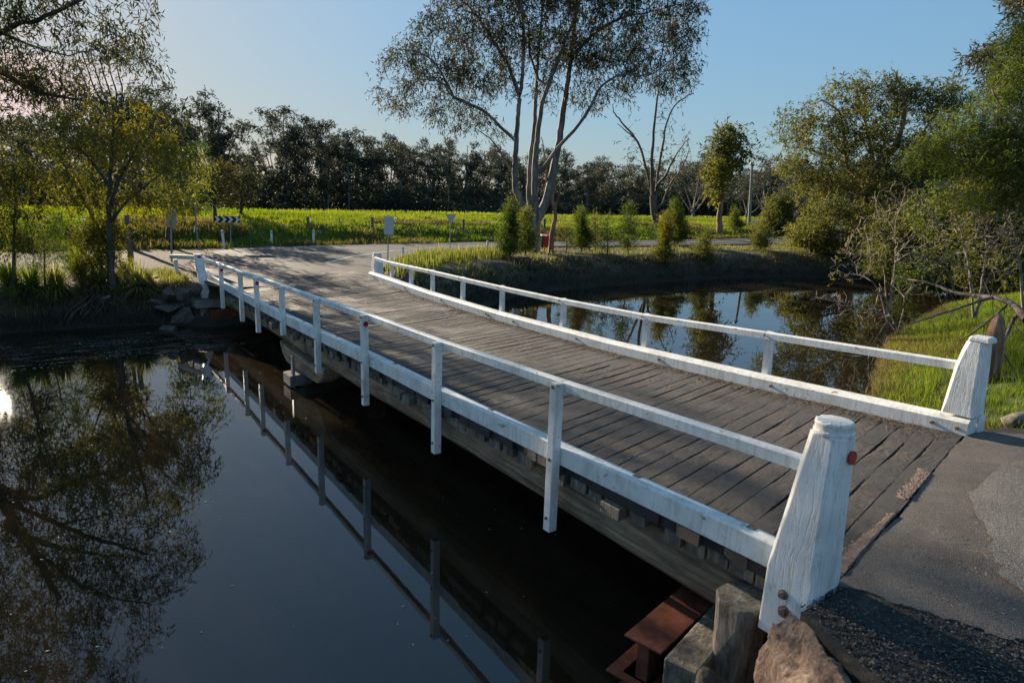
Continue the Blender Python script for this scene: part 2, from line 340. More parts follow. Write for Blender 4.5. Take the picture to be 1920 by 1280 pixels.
def terrain(X, Y):
    X = np.asarray(X, float); Y = np.asarray(Y, float); sd_ = river_sd(X, Y)
    far = (Y > 14) | ((X > 34) & (Y > 12.5))
    T = np.full(X.shape, 1.1)
    crest = (.66*ss(Y, 32.2, 35.6)+.26*ss(Y, 35, 41))*(1-.22*ss(X, 18, 45))
    dip = -3.0*ss(Y, 43, 112)
    und = vnoise(X, Y, .25, 3)*.10+vnoise(X, Y, .9, 5)*.05+vnoise(X, Y, 2.3, 8)*.03
    T = T+crest+dip*ss(Y, 43, 50)+und*ss(Y, 32.3, 36)
    # the near bank: road level at the bridge end, lower grassy mound to the right of it
    near = ~far
    Tn = 1.34-.25*ss(X, 8.2, 12)+vnoise(X, Y, .8, 2)*.05*ss(X, 9, 11)
    Tn = np.where(X < 3.6, 1.15, Tn)
    T = np.where(near, Tn, T)
    wd = np.where(near, np.where(X > 8.5, 2.6+1.6*ss(X, 8.5, 12), .7), np.where(X > 9.5, 2.4+.5*vnoise(X, Y, .7, 1), .9))
    wd = wd+.25*vnoise(X, Y, 1.6, 4)*(np.abs(X-6) > 3)
    z = np.where(sd_ > 0, T*ss(sd_/np.maximum(wd, .3), -.12, 1.0), np.maximum(-1.3, sd_*.55))
    z = z+np.where((sd_ > .1) & (far) & (Y < 24.5), .07*vnoise(X, Y, 2.7, 6)*ss(sd_, .1, .6), 0)
    return z
def tz(x, y): return float(terrain(np.array([x]), np.array([y]))[0])
def G(px, py):
    d = ray(px, py); n_ = np.geomspace(3, 260, 1500)/math.hypot(d.x, d.y)
    X = d.x*n_; Y = d.y*n_; Z = CAM_H+d.z*n_; h = terrain(X, Y); k = np.argmax(Z < h)
    if Z[k] >= h[k]: k = len(n_)-1
    return Vector((X[k], Y[k], h[k]))

def axis(lo, a, b, hi, step):
    core = np.arange(a, b+1e-6, step); L_ = [a]; s = step
    while L_[-1] > lo: s *= 1.25; L_.append(L_[-1]-s)
    H_ = [core[-1]]; s = step
    while H_[-1] < hi: s *= 1.25; H_.append(H_[-1]+s)
    return np.concatenate([np.array(L_[1:])[::-1], core, np.array(H_[1:])])
gx = axis(-900, -8, 42, 1500, .25); gy = axis(-500, -2, 46, 2200, .25)
XX, YY = np.meshgrid(gx, gy); ZZ = terrain(XX, YY)
nx, ny = len(gx), len(gy)
ii = (np.arange(ny-1)[:, None]*nx+np.arange(nx-1)[None, :]).ravel()
F = np.stack([ii, ii+1, ii+nx+1, ii+nx], 1)
gravel = ss(YY, 22.2, 23.2)*(1-ss(YY, 30.4, 31.2))*(1-ss(XX, 5, 7))*ss(XX, -60, -50)
gravel = np.maximum(gravel, (YY < 3.2)*(XX > 3.2)*(1-ss(XX, 8.3, 9.3)))
grassm = np.maximum(ss(YY+.6*vnoise(XX, YY, 1.2), 31.4, 32.6), (YY < 15)*(XX > 8.6)*ss(ZZ, .12, .5))
mud = 1-ss(ZZ, .15, .75)
def m_ground(nt_, n, l, b):
    v = coords(nt_); f1 = noise(nt_, v, 1.4, 7, .7); f2 = noise(nt_, v, 16, 6, .7)
    soil = ramp(nt_, f2, [(.3, (.040, .028, .018)), (.5, (.105, .075, .048)), (.72, (.22, .165, .11))])
    soil = mixc(nt_, ramp(nt_, f1, [(.45, (0,0,0)), (.62, (.75,.75,.75))]), soil, (.060, .070, .020))
    gr = ramp(nt_, noise(nt_, v, 2.5, 6, .7), [(.3, (.035, .055, .012)), (.55, (.075, .10, .018)), (.8, (.13, .13, .03))])
    gv = ramp(nt_, f2, [(.3, (.060, .046, .034)), (.5, (.105, .082, .062)), (.72, (.19, .155, .12))])
    md = ramp(nt_, f2, [(.3, (.018, .014, .010)), (.7, (.055, .042, .030))])
    c = mixc(nt_, attr(nt_, 'grassm'), soil, gr); c = mixc(nt_, attr(nt_, 'gravel'), c, gv); c = mixc(nt_, attr(nt_, 'mud'), c, md)
    l.new(c, b.inputs['Base Color']); b.inputs['Roughness'].default_value = .95
    p = bump(nt_, b, f2, .9, .06); bump(nt_, b, noise(nt_, v, 60, 4), .5, .015, p)
M['ground'] = mat('ground', m_ground)
g = np_mesh('ground', np.stack([XX.ravel(), YY.ravel(), ZZ.ravel()], 1), F, M['ground'], attrs={'gravel': gravel.ravel(), 'grassm': grassm.ravel(), 'mud': mud.ravel()}, smooth=True)
tag(g, kind='structure')

# water
def m_water(nt_, n, l, b):
    out = n['Material Output']; v = coords(nt_)
    fr = N(nt_, 'ShaderNodeFresnel'); fr.inputs['IOR'].default_value = 1.6
    gl = N(nt_, 'ShaderNodeBsdfGlossy'); gl.inputs['Roughness'].default_value = .012; gl.inputs['Color'].default_value = (.95, .97, 1, 1)
    tp = N(nt_, 'ShaderNodeBsdfTransparent'); tp.inputs['Color'].default_value = (.36, .20, .10, 1)
    mk = N(nt_, 'ShaderNodeBsdfDiffuse'); mk.inputs['Color'].default_value = (.034, .024, .013, 1)
    m0 = N(nt_, 'ShaderNodeMixShader'); m0.inputs[0].default_value = .55; l.new(tp.outputs[0], m0.inputs[1]); l.new(mk.outputs[0], m0.inputs[2])
    mx = N(nt_, 'ShaderNodeMixShader'); l.new(fr.outputs[0], mx.inputs[0]); l.new(m0.outputs[0], mx.inputs[1]); l.new(gl.outputs[0], mx.inputs[2])
    l.new(mx.outputs[0], out.inputs[0])
    # still water; a breeze ripples a strip along the left bank
    sx = N(nt_, 'ShaderNodeSeparateXYZ'); l.new(v, sx.inputs[0])
    def band(o, a, b_, c, d):
        r1 = N(nt_, 'ShaderNodeMapRange'); r1.inputs[1].default_value = a; r1.inputs[2].default_value = b_; l.new(o, r1.inputs[0])
        r2 = N(nt_, 'ShaderNodeMapRange'); r2.inputs[1].default_value = c; r2.inputs[2].default_value = d; r2.inputs[3].default_value = 1; r2.inputs[4].default_value = 0; l.new(o, r2.inputs[0])
        m = N(nt_, 'ShaderNodeMath', operation='MULTIPLY'); l.new(r1.outputs[0], m.inputs[0]); l.new(r2.outputs[0], m.inputs[1]); return m.outputs[0]
    yb = band(sx.outputs[1], 16.9, 18.2, 18.9, 20.0); xb = band(sx.outputs[0], -20, -12, 1.5, 4.2)
    mm = N(nt_, 'ShaderNodeMath', operation='MULTIPLY'); l.new(yb, mm.inputs[0]); l.new(xb, mm.inputs[1])
    rip = noise(nt_, coords(nt_, (.9, 4.5, 1)), 1.3, 3, .55, .4)
    hh = N(nt_, 'ShaderNodeMath', operation='MULTIPLY'); l.new(mm.outputs[0], hh.inputs[0]); l.new(ramp(nt_, rip, [(.54, (0,0,0)), (.66, (1,1,1))]), hh.inputs[1])
    b1 = N(nt_, 'ShaderNodeBump'); b1.inputs['Strength'].default_value = .9; b1.inputs['Distance'].default_value = .10; l.new(hh.outputs[0], b1.inputs['Height'])
    b2 = N(nt_, 'ShaderNodeBump'); b2.inputs['Strength'].default_value = .06; b2.inputs['Distance'].default_value = .008
    l.new(noise(nt_, v, 2.2, 2, .5), b2.inputs['Height']); l.new(b1.outputs[0], b2.inputs['Normal'])
    for s_ in (gl, fr): l.new(b2.outputs[0], s_.inputs['Normal'])
M['water'] = mat('water', m_water)
wv = []
o = np_mesh('water', [(-280, -14, 0), (118, -14, 0), (118, 23, 0), (-280, 23, 0)], np.array([[0, 1, 2, 3]]), M['water']); tag(o, kind='structure')

# flat draped sheets
def sheet(name, poly, z, m, kind='structure'):
    bm = bmesh.new(); vs = [bm.verts.new((x, y, z(x, y) if callable(z) else z)) for x, y in poly]
    f = bm.faces.new(vs); bmesh.ops.triangulate(bm, faces=[f]); me = bpy.data.meshes.new(name); bm.to_mesh(me); bm.free()
    me.materials.append(m); o = bpy.data.objects.new(name, me); col.objects.link(o); o['kind'] = kind; return o
def smooth_poly(pts, k=4):
    out = []; n_ = len(pts)
    for i in range(n_):
        p0, p1, p2, p3 = [np.array(pts[(i+j-1) % n_], float) for j in range(4)]
        for t in np.linspace(0, 1, k, endpoint=False):
            out.append(tuple(.5*((2*p1)+(-p0+p2)*t+(2*p0-5*p1+4*p2-p3)*t*t+(-p0+3*p1-3*p2+p3)*t**3)))
    return out
rp = [(4.0,18.9),(3.9,21.5),(4.2,25),(5.2,28.5),(7.2,30.6),(11,31.4),(18,32.0),(30,31.2),(45,31.2),(70,31.6),(120,34),(220,40),
      (220,35),(120,29.6),(70,27.4),(45,27.2),(30,27.4),(21,28.6),(16.5,28.2),(13,26.2),(10.8,23.6),(9.2,20.8),(8.5,19.6)]
rpoly = smooth_poly(rp)
sheet('road', [(x+.06*math.sin(i*2.1), y+.05*math.sin(i*3.7)) for i, (x, y) in enumerate(rpoly)], lambda x, y: max(1.16, 1.16), M['asphalt'])
def strip(name, pts, wd, z, m):
    b = MB(); L_ = [];
    for i, p in enumerate(pts):
        a = np.array(pts[max(0, i-1)]); c = np.array(pts[min(len(pts)-1, i+1)]); d = (c-a)/np.linalg.norm(c-a); nrm = np.array([-d[1], d[0]])
        L_.append((np.array(p)+nrm*wd/2, np.array(p)-nrm*wd/2))
    for q, r_ in L_: b.v += [(q[0], q[1], z), (r_[0], r_[1], z)]
    for i in range(len(pts)-1): b.f.append((2*i, 2*i+1, 2*i+3, 2*i+2))
    o = b.build(name, m); o['kind'] = 'structure'; return o
strip('road_edge_line', [(8.5, 24.0), (10.3, 26.0), (13.0, 28.0), (16.5, 29.3), (21, 29.7), (30, 29.2), (45, 29.0), (70, 29.2)], .13, 1.166, M['line'])
strip('road_stop_line', [(4.7, 27.0), (5.9, 28.8), (7.4, 30.1), (11, 30.9), (18, 31.5), (30, 30.8), (45, 30.8)], .10, 1.166, M['line'])

# ------------------------------------------------------------------ the near road end of the bridge
def jointY(x): return 2.05+.21*(x-4.1)
def zd(x, y):
    l_ = np.interp(y, [2, 4.8, 7.1, 9.4, 11.6, 13.7, 15.6, 19, 22], [1.375, 1.29, 1.235, 1.215, 1.16, 1.115, 1.10, 1.10, 1.14])
    r_ = np.interp(y, [2, 2.8, 5.4, 8.3, 12, 15, 18.4, 22], [1.53, 1.49, 1.35, 1.245, 1.19, 1.2, 1.29, 1.30])
    t = (x-3.93)/(7.83-3.93); return float(l_*(1-t)+r_*t)
def near_sheet(name, poly, m, lift=0.0, res=.12, thick=0):
    """road sheet that follows the deck level at the joint"""
    xs = [p[0] for p in poly]; ys = [p[1] for p in poly]; bm = bmesh.new()
    vs = [bm.verts.new((x, y, 0)) for x, y in poly]; f = bm.faces.new(vs); bmesh.ops.triangulate(bm, faces=[f])
    for _ in range(4): bmesh.ops.subdivide_edges(bm, edges=[e for e in bm.edges if e.calc_length() > res*2.2], cuts=1, use_grid_fill=False)
    bmesh.ops.triangulate(bm, faces=bm.faces[:])
    for v in bm.verts:
        x, y = v.co.x, v.co.y; v.co.z = zd(min(max(x, 3.9), 8.0), max(y, 2.0))*1+.012*vnoise(x, y, 3, 1)+lift-.03*max(0, x-8.2)
    if thick:
        r_ = bmesh.ops.extrude_edge_only(bm, edges=[e for e in bm.edges if len(e.link_faces) == 1])
        for v in [g_ for g_ in r_['geom'] if isinstance(g_, bmesh.types.BMVert)]: v.co.z -= thick
    me = bpy.data.meshes.new(name); bm.to_mesh(me); bm.free(); me.materials.append(m)
    o = bpy.data.objects.new(name, me); col.objects.link(o); o['kind'] = 'structure'
    return o
def wavy(a, b, n_, amp, s=0):
    random.seed(s); ph = [random.uniform(0, 6.28) for _ in range(8)]; a = Vector(a); b = Vector(b); d = (b-a); L = d.length; nr = Vector((-d.y, d.x))/L; out = []
    for t in np.linspace(0, 1, n_):
        o = sum(math.sin(t*L*f+ph[i])*w_ for i, (f, w_) in enumerate(((2.3, .5), (5.1, .35), (11, .25), (23, .18), (47, .12))))*amp+random.uniform(-.12, .12)*amp
        p = a+d*t+nr*o*(0 < t < 1); out.append((p.x, p.y))
    return out
def jag(a, b, n_, amp, s=0):
    random.seed(s); return [(a[0]+(b[0]-a[0])*t+random.uniform(-amp, amp)*(0 < t < 1), a[1]+(b[1]-a[1])*t+random.uniform(-amp, amp)*(0 < t < 1)) for t in np.linspace(0, 1, n_)]
near_sheet('gravel_shoulder', [(3.66, 2.02), (4.1, 2.0), (8.25, 2.85), (8.6, 2.7), (9.0, 2.3), (9.5, 1.5), (10.2, 0), (11, -8), (2.6, -8), (3.0, -1), (3.35, .9), (3.42, 1.45), (3.55, 1.85)], mat('dark_grit', m_rock((.018, .016, .014), (.045, .040, .036), (.12, .105, .09))), -.010, thick=.3)
edge = wavy((4.10, 2.045), (7.95, 2.845), 140, .017, 3)
near_sheet('road_near', edge+wavy((8.2, 2.7), (8.75, 2.2), 14, .03, 12)+wavy((8.8, 2.1), (9.3, .8), 24, .05, 13)+[(9.8, -1), (10.2, -6), (5.0, -6)]+wavy((4.8, -1), (4.5, 1.1), 60, .06, 31)+wavy((4.47, 1.16), (4.14, 1.98), 40, .05, 32), M['asphalt_near'], .0, thick=.10)
oldp = wavy((6.35, 2.15), (5.25, 1.55), 60, .06, 5)+wavy((5.22, 1.52), (4.60, .9), 50, .06, 6)+[(4.3, 0), (4.2, -3), (8, -3), (9.2, .6), (8.2, 1.9), (7.2, 2.25)]
near_sheet('road_patch', oldp, M['asphalt_old'], .012)
gs = wavy((4.22, 2.15), (5.4, 2.40), 50, .03, 8)+wavy((5.38, 2.33), (4.25, 2.085), 50, .012, 9)
near_sheet('gravel_strip', gs, M['gravel_strip'], .010, .05)
gs = wavy((5.75, 2.50), (6.55, 2.70), 40, .03, 10)+wavy((6.5, 2.58), (5.75, 2.42), 40, .012, 11)
near_sheet('gravel_strip', gs, M['gravel_strip'], .010, .05)

# ------------------------------------------------------------------ THE BRIDGE
BR = empty('timber_bridge', (6.0, 11.0, 1.2), 'single lane timber bridge with white painted rails crossing the dark creek', 'bridge')
ORG = Vector((6.0, 11.0, 1.2))
def bp_(mb, name, m, bevel=.006, smooth=False, parent=BR): 
    o = mb.build(name, m, None, bevel, smooth, origin=ORG); o.location = (0, 0, 0); o.parent = parent; return o
SK = .21
# deck planks (one part; plank pattern is geometry). Bitumen bridges many joints; in the wheel tracks it has worn off
V = []; Fq = []; WA = []
def worn(x, y):
    tr = math.exp(-((x-5.15)/.55)**2)+math.exp(-((x-6.75)/.55)**2)
    n1 = float(vnoise(np.array([x*1.1]), np.array([y*1.9]), 1.7, 11)[0]); n2 = float(vnoise(np.array([x*2.2]), np.array([y*5.0]), 2.4, 17)[0])
    return min(1, max(0, .17+.36*tr+.52*n1+.38*n2+.34*ss(np.array(y), 7.5, 11)))
y0 = 2.05; k = 0; random.seed(21)
while y0 < 19.6:
    wdt = random.choice([.19, .205, .215, .225, .2]); gap = random.choice([.006, .009, .012, .018])*(1 if y0 < 6 else 1.7); xa = 3.96+random.uniform(-.05, .03); xb = 8.02
    ns = 90 if y0 < 9 else 46; tilt = random.uniform(-.002, .002); h0 = random.uniform(-.003, .002); pw_ = random.uniform(-.22, .22)
    base = len(V); prof = [(0, -.10), (0, -.008), (.05, -.001), (.28, 0), (.5, 0), (.72, 0), (.95, -.001), (1, -.008), (1, -.10)]
    ph = random.uniform(0, 9)
    for i in range(ns+1):
        x = xa+(xb-xa)*i/ns; w_ = min(1, max(0, worn(x, y0+.1+SK*(x-4.1))+pw_)); g_ = max(0, min(1, (w_-.18)*1.7))
        for (t, dz) in prof:
            edge_ = t in (0, 1)
            if edge_ and dz > -.05: dz = -(.012 if y0 < 6 else .028)*g_-.0005
            y = y0+t*(wdt-gap*g_)+SK*(x-4.1)+(.004*math.sin(x*5+ph)+.005*random.uniform(-1, 1)*g_ if edge_ else 0)
            rough_ = (.0015+.006*max(0, w_-.45))*random.uniform(-1, 1)+.003*math.sin(x*2.3+ph*3)*w_
            V.append((x, y, zd(x, min(y, 20))+dz+h0*g_+tilt*(t-.5)*2+(rough_ if dz > -.05 else 0)-.004*w_)); WA.append(w_)
    n_ = len(prof)
    for i in range(ns):
        for j in range(n_-1): a = base+i*n_+j; Fq.append((a, a+n_, a+n_+1, a+1))
    for e in (0, ns): Fq.append(tuple(base+e*n_+j for j in range(n_)))
    y0 += wdt; k += 1
me = bpy.data.meshes.new('deck'); me.from_pydata([(x-6, y-11, z-1.2) for x, y, z in V], [], Fq); me.materials.append(M['deck'])
at_ = me.attributes.new('worn', 'FLOAT', 'POINT'); at_.data.foreach_set('value', WA)
deck = bpy.data.objects.new('deck', me); col.objects.link(deck); deck.parent = BR
# cross timbers under the planks, their uneven ends showing under the kerb
mb = MB(); y = 2.35; random.seed(5)
while y < 19.5:
    wd = random.uniform(.16, .24); pr_ = random.choice([.0, .0, .01, .03, .0, .02, .13, .05]); drop = random.choice([0, 0, .0, .02])
    if random.random() < .86:
        z1 = zd(4, y)-.108; x0 = 3.99-pr_; mb.hexa([(x0, y, z1-.11-drop), (8.1, y+SK*4.1, zd(8, y)-.23), (8.1, y+wd+SK*4.1, zd(8, y)-.23), (x0, y+wd, z1-.11-drop), (x0, y, z1), (8.1, y+SK*4.1, zd(8, y)-.112), (8.1, y+wd+SK*4.1, zd(8, y)-.112), (x0, y+wd, z1)])
    y += wd+random.choice([.01, .02, .05, .12])
bp_(mb, 'cross_timbers', M['endgrain'], .008)
# rails
LR_ = [(2.30, 2.22), (4.78, 2.12), (7.13, 2.045), (9.40, 2.01), (11.52, 1.945), (13.57, 1.90), (15.48, 1.86), (16.92, 1.80), (19.0, 1.765), (21.55, 1.72)]
RR_ = [(3.05, 2.23), (5.42, 2.11), (7.70, 1.985), (9.86, 1.93), (11.95, 1.905), (13.6, 1.90), (15.1, 1.90), (16.3, 1.885), (17.5, 1.875), (18.45, 1.91)]
def railseg(a, b, x0, x1, name='top_rail'):
    m_ = MB(); (ya, za), (yb, zb) = a, b; g_ = .004; h = .098; n_ = 4; ry = random.uniform(-.004, .004)
    pts = []
    for (y_, z_) in ((ya+g_, za), (yb-g_, zb)):
        pts.append([(x0, y_, z_-h), (x1, y_, z_-h), (x1, y_, z_-.012), (x1-.012, y_, z_), (x0+.012, y_, z_-.004), (x0, y_, z_-.016)])
    m_.rings(pts); return bp_(m_, name, M['white'], .003)
for i in range(len(LR_)-1): railseg(LR_[i], LR_[i+1], 3.932, 4.012)
for i in range(len(RR_)-1): railseg(RR_[i], RR_[i+1], 7.955, 8.027)
# stanchions
def rz(tab, y): return float(np.interp(y, [a for a, _ in tab], [b for _, b in tab]))
for i, (y, z) in enumerate(LR_[1:-1]):
    m_ = MB(); top = z-.012; lean = random.uniform(-.012, .012); bot = .60 if i not in (4,) else .90
    xa, xb = 3.832, 3.929; wy = .047
    m_.hexa([(xa, y-wy+lean, bot), (xb, y-wy+lean, bot), (xb, y+wy+lean, bot), (xa, y+wy+lean, bot), (xa, y-wy, top), (xb, y-wy, top), (xb, y+wy, top), (xa, y+wy, top)])
    s_ = bp_(m_, 'stanchion', M['white'], .006)
    for zz in (zd(3.9, y)+.06, .74, z-.05): bp_(MB().disc((3.833, y+random.uniform(-.01, .01)+lean*.5, zz), (-1, 0, 0), .017, .016, 8), 'bolt', M['bolt'], 0, parent=s_)
    if i in (2, 5-0, 7-0) or i == 5:
        pass
    if i in (2, 5, 7):
        rf = MB(); rf.disc((3.885, y-wy-.002, z-.145), (0, -1, 0), .040, .012, 20); bp_(rf, 'reflector', M['red'], .002, parent=s_)
for i, (y, z) in enumerate(RR_[1:-1]):
    m_ = MB(); wy = .048; kt = zd(7.9, y)-.1; lean = random.uniform(-.01, .02)+(.03 if i == 0 else 0)
    xa, xb = 8.030, 8.118; top = z-.006
    m_.hexa([(xa, y-wy-lean, kt-.3), (xb, y-wy-lean, kt-.3), (xb, y+wy-lean, kt-.3), (xa, y+wy-lean, kt-.3), (xa, y-wy, top), (xb, y-wy, top), (xb, y+wy, top), (xa, y+wy, top)])
    s_ = bp_(m_, 'stanchion', M['white'], .006)
    bt = MB(); bt.disc((7.954, y, z-.045), (-1, 0, 0), .013, .012, 8); bp_(bt, 'bolt', M['bolt'], 0, parent=s_)
# kerbs
def kerb(pts, x0, x1, topf, h, inner):
    """chamfered kerb beam following the deck"""
    m_ = MB(); rs = []
    ya, yb = pts; n_ = max(2, int((yb-ya)/.5))
    for i in range(n_+1):
        y_ = ya+.004+(yb-ya-.008)*i/n_; zt = topf(y_); zb = zt-h
        if inner > 0: rs.append([(x0, y_, zb), (x1, y_, zb), (x1, y_, zt-.075), (x1-.055, y_, zt), (x0+.01, y_, zt), (x0, y_, zt-.012)])
        else: rs.append([(x0, y_, zb), (x1, y_, zb), (x1, y_, zt-.01), (x1-.01, y_, zt), (x0+.045, y_, zt), (x0, y_, zt-.035)])
    m_.rings(rs); return bp_(m_, 'kerb_beam', M['white'], .004)
ktL = lambda y: float(np.interp(y, [2.4, 4.8, 7.15, 9.4, 11.6, 13.7, 15.6, 19, 21.5], [1.545, 1.47, 1.415, 1.395, 1.34, 1.295, 1.28, 1.28, 1.30]))
ktR = lambda y: float(np.interp(y, [2.6, 5.4, 8.3, 11.9, 15, 18.4], [1.665, 1.525, 1.415, 1.36, 1.37, 1.46]))
for a, b in ((2.38, 8.35), (8.35, 12.4), (12.4, 16.6), (16.6, 21.5)):
    kb = kerb((a, b), 3.932, 4.11, ktL, .185, 1)
    yy = a+.25
    while yy < b: bp_(MB().box(4.0, 4.045, yy, yy+.07, ktL(yy)-.02, ktL(yy)+.006), 'cleat', M['bolt'], .002, parent=kb); yy += 1.15
for a, b in ((2.80, 11.85), (11.85, 18.6)):
    kb = kerb((a, b), 7.83, 8.02, ktR, .18, -1)
    yy = a+.35
    while yy < b: bp_(MB().disc((7.831, yy, ktR(yy)-.10), (-1, 0, 0), .02, .02, 8), 'bolt', M['bolt'], 0, parent=kb); yy += 2.0
    bp_(MB().disc((7.831, 2.90 if a < 3 else 12.1, ktR(a)-.11), (-1, 0, 0), .02, .02, 8), 'bolt', M['bolt'], 0, parent=kb)
# end posts: square foot, tapered shaft, rounded head
def end_post(cx, cy, zb, zt, wb, wt, cap, ymode=1, zs=.38, name='end_post', lean=(0, 0), zoutL=None):
    m_ = MB(); rs = []
    def ring(cx_, cy_, hx, hy, ch, z):
        return [(cx_-hx, cy_-hy+ch, z), (cx_-hx+ch, cy_-hy, z), (cx_+hx-ch, cy_-hy, z), (cx_+hx, cy_-hy+ch, z), (cx_+hx, cy_+hy-ch, z), (cx_+hx-ch, cy_+hy, z), (cx_-hx+ch, cy_+hy, z), (cx_-hx, cy_+hy-ch, z)]
    H_ = zt-zb; zk = zb+H_*zs
    ys = wb-wt
    lv = [(zb, wb, .012), (zk-.10, wb, .014), (zk, wb*.985, .03), (zb+H_*.6, wb+(wt-wb)*.42, .04), (zb+H_*.8, wb+(wt-wb)*.75, .045), (zt-.075, wt, .05)]
    for z, w_, ch in lv:
        t = (z-zb)/H_; off = -ymode*(wb-w_)/2*.75
        rs.append(ring(cx+lean[0]*t, cy+off+lean[1]*t, w_/2*.94, w_/2, ch, z))
    m_.rings(rs)
    z = zt-.075; off = -ymode*(wb-wt)/2*.75; c = (cx+lean[0], cy+off+lean[1])
    p = bp_(m_, name, M['post'], .010)
    if cap:
        c2 = MB(); n_ = 24; rr = wt/2*1.0; rs = []
        for zz, r_ in ((z-.004, rr*1.03), (z+.02, rr*1.04), (z+.024, rr*.97), (z+.055, rr*.97), (z+.066, rr*1.0), (z+.078, rr*.97), (z+.082, rr*.85)):
            rs.append([(c[0]+r_*math.cos(2*math.pi*j/n_)*1.0, c[1]+r_*math.sin(2*math.pi*j/n_), zz+.004*math.sin(3*j)) for j in range(n_)])
        c2.rings(rs); bp_(c2, 'post_cap', M['post'], .003, True, parent=p)
    return p
pn = end_post(3.965, 2.225, .98, 2.505, .345, .235, True, 1, lean=(.02, -.035))
for (yy, zz, r_) in ((2.235, 1.315, .026), (2.215, 1.20, .032)):
    bt = MB().tube([(3.806, yy, zz), (3.796, yy, zz), (3.795, yy, zz), (3.77, yy, zz)], [r_*1.35, r_*1.3, r_*.8, r_*.75], 12); bp_(bt, 'bolt', M['bolt'], .002, parent=pn)
rf = MB(); rf.disc((4.01, 2.028, 2.30), (0, -1, .05), .045, .012, 22); bp_(rf, 'reflector', M['red'], .002, parent=pn)
pr2 = end_post(8.02, 2.95, 1.672, 2.54, .31, .20, False, 1, .12, lean=(0, 0))
m_ = MB(); m_.box(8.035, 8.18, 2.78, 3.1, .95, 1.668); bp_(m_, 'post_foot', M['post'], .01, parent=pr2)
m_ = MB(); zt = 2.54-.075; cy_ = 2.93-(.34-.215)/2*.75
m_.rings([[(8.02+sx*.10*f, cy_+sy*.1075*f, z_) for sx, sy in ((-1,-1),(1,-1),(1,1),(-1,1))] for z_, f in ((zt-.002, .96), (zt+.04, .93), (zt+.062, .78))]); bp_(m_, 'post_cap', M['post'], .022, parent=pr2)
pf = end_post(3.70, 20.2, .62, 1.93, .24, .22, False, 0, .3, lean=(.02, .95))
rf = MB(); rf.disc((3.72, 20.93, 1.78), (0, -1, 0), .05, .02, 18); bp_(rf, 'reflector', M['red'], .002, parent=pf)
end_post(8.12, 18.62, 1.25, 2.0, .32, .24, True, 0, .2)
# girders
def girder(x, ya, yb, za, zb, r_, wob=.035, n_=12, m=None):
    m_ = MB(); rs = []; random.seed(int(x*100+ya*7)); N_ = max(4, int((yb-ya)/.35))
    ph = [random.uniform(0, 6) for _ in range(6)]
    for i in range(N_+1):
        t = i/N_; y_ = ya+(yb-ya)*t+SK*(x-4.1); z_ = za+(zb-za)*t+.012*math.sin(t*9+ph[0]); ring = []
        for j in range(n_):
            a = 2*math.pi*j/n_; ca, sa = math.cos(a), math.sin(a); q = (abs(ca)**4.5+abs(sa)**4.5)**(-1/4.5)
            rr = r_*q*(1+wob*math.sin(5*a+ph[1]+t*7)+wob*random.uniform(-.7, .7)); ring.append((x+ca*rr*.86, y_, z_+sa*rr))
        rs.append(ring)
    m_.rings(rs); return bp_(m_, 'girder', m or M['girder'], 0, True)
for x in (4.26, 5.2, 6.1, 7.0, 7.75):
    girder(x, 2.45, 12.7, .90, .80, .205); girder(x, 12.9, 20.3, .80, .74, .20)
# corbels with rounded ends over the pier
for x in (4.2, 5.2, 6.1, 7.0, 7.75):
    m_ = MB(); yc = 13.0+SK*(x-4.1); rs = []
    for j, (dy, dz, h) in enumerate([(-1.35, .13, .05), (-1.2, .04, .14), (-.95, -.02, .2), (0, -.03, .22), (.95, -.02, .2), (1.2, .04, .14), (1.35, .13, .05)]):
        rs.append([(x-.17, yc+dy, .46+dz-h), (x+.17, yc+dy, .46+dz-h), (x+.18, yc+dy, .46+dz+h*.5+.02), (x-.18, yc+dy, .46+dz+h*.5+.02)])
    m_.rings(rs); bp_(m_, 'corbel', M['girder'], .03)
m_ = MB(); m_.hexa([(3.75, 12.78, .02), (8.3, 13.75, .02), (8.3, 14.2, .02), (3.75, 13.25, .02), (3.75, 12.78, .24), (8.3, 13.75, .24), (8.3, 14.2, .24), (3.75, 13.25, .24)]); bp_(m_, 'pier_cap', M['conc'], .02)
for x in (4.05, 5.4, 6.8, 8.0):
    m_ = MB(); yc = 13.02+SK*(x-4.1); m_.tube([(x, yc, -1.6), (x, yc, -.6), (x, yc, .02)], .17, 12, 1, .05); bp_(m_, 'pile', M['pile'], 0, True)
m_ = MB(); m_.bar((3.84, 12.88, -.25), (3.84, 12.88, .62), .05, .10); bp_(m_, 'pier_strap', M['galv'], .004)
# far abutment: concrete cap and wall
m_ = MB(); m_.hexa([(3.35, 19.75, .50), (8.6, 20.0, .50), (8.6, 21.2, .50), (3.35, 21.4, .50), (3.35, 19.75, .72), (8.6, 20.0, .72), (8.6, 21.2, .72), (3.35, 21.4, .72)]); bp_(m_, 'abutment_cap', M['conc'], .02)
m_ = MB(); m_.hexa([(3.5, 19.95, -1), (8.5, 20.2, -1), (8.5, 21.2, -1), (3.5, 21.2, -1), (3.5, 19.95, .50), (8.5, 20.2, .50), (8.5, 21.2, .50), (3.5, 21.2, .50)]); bp_(m_, 'abutment_wall', M['conc'], .02)
m_ = MB(); m_.box(3.7, 8.4, 19.7, 19.94, .05, .46); bp_(m_, 'abutment_beam', M['rust'], .01)
m_ = MB(); m_.bar((4.75, 19.12, .80), (4.77, 21.0, .82), .9, .12); bp_(m_, 'approach_slab', M['conc'], .02)
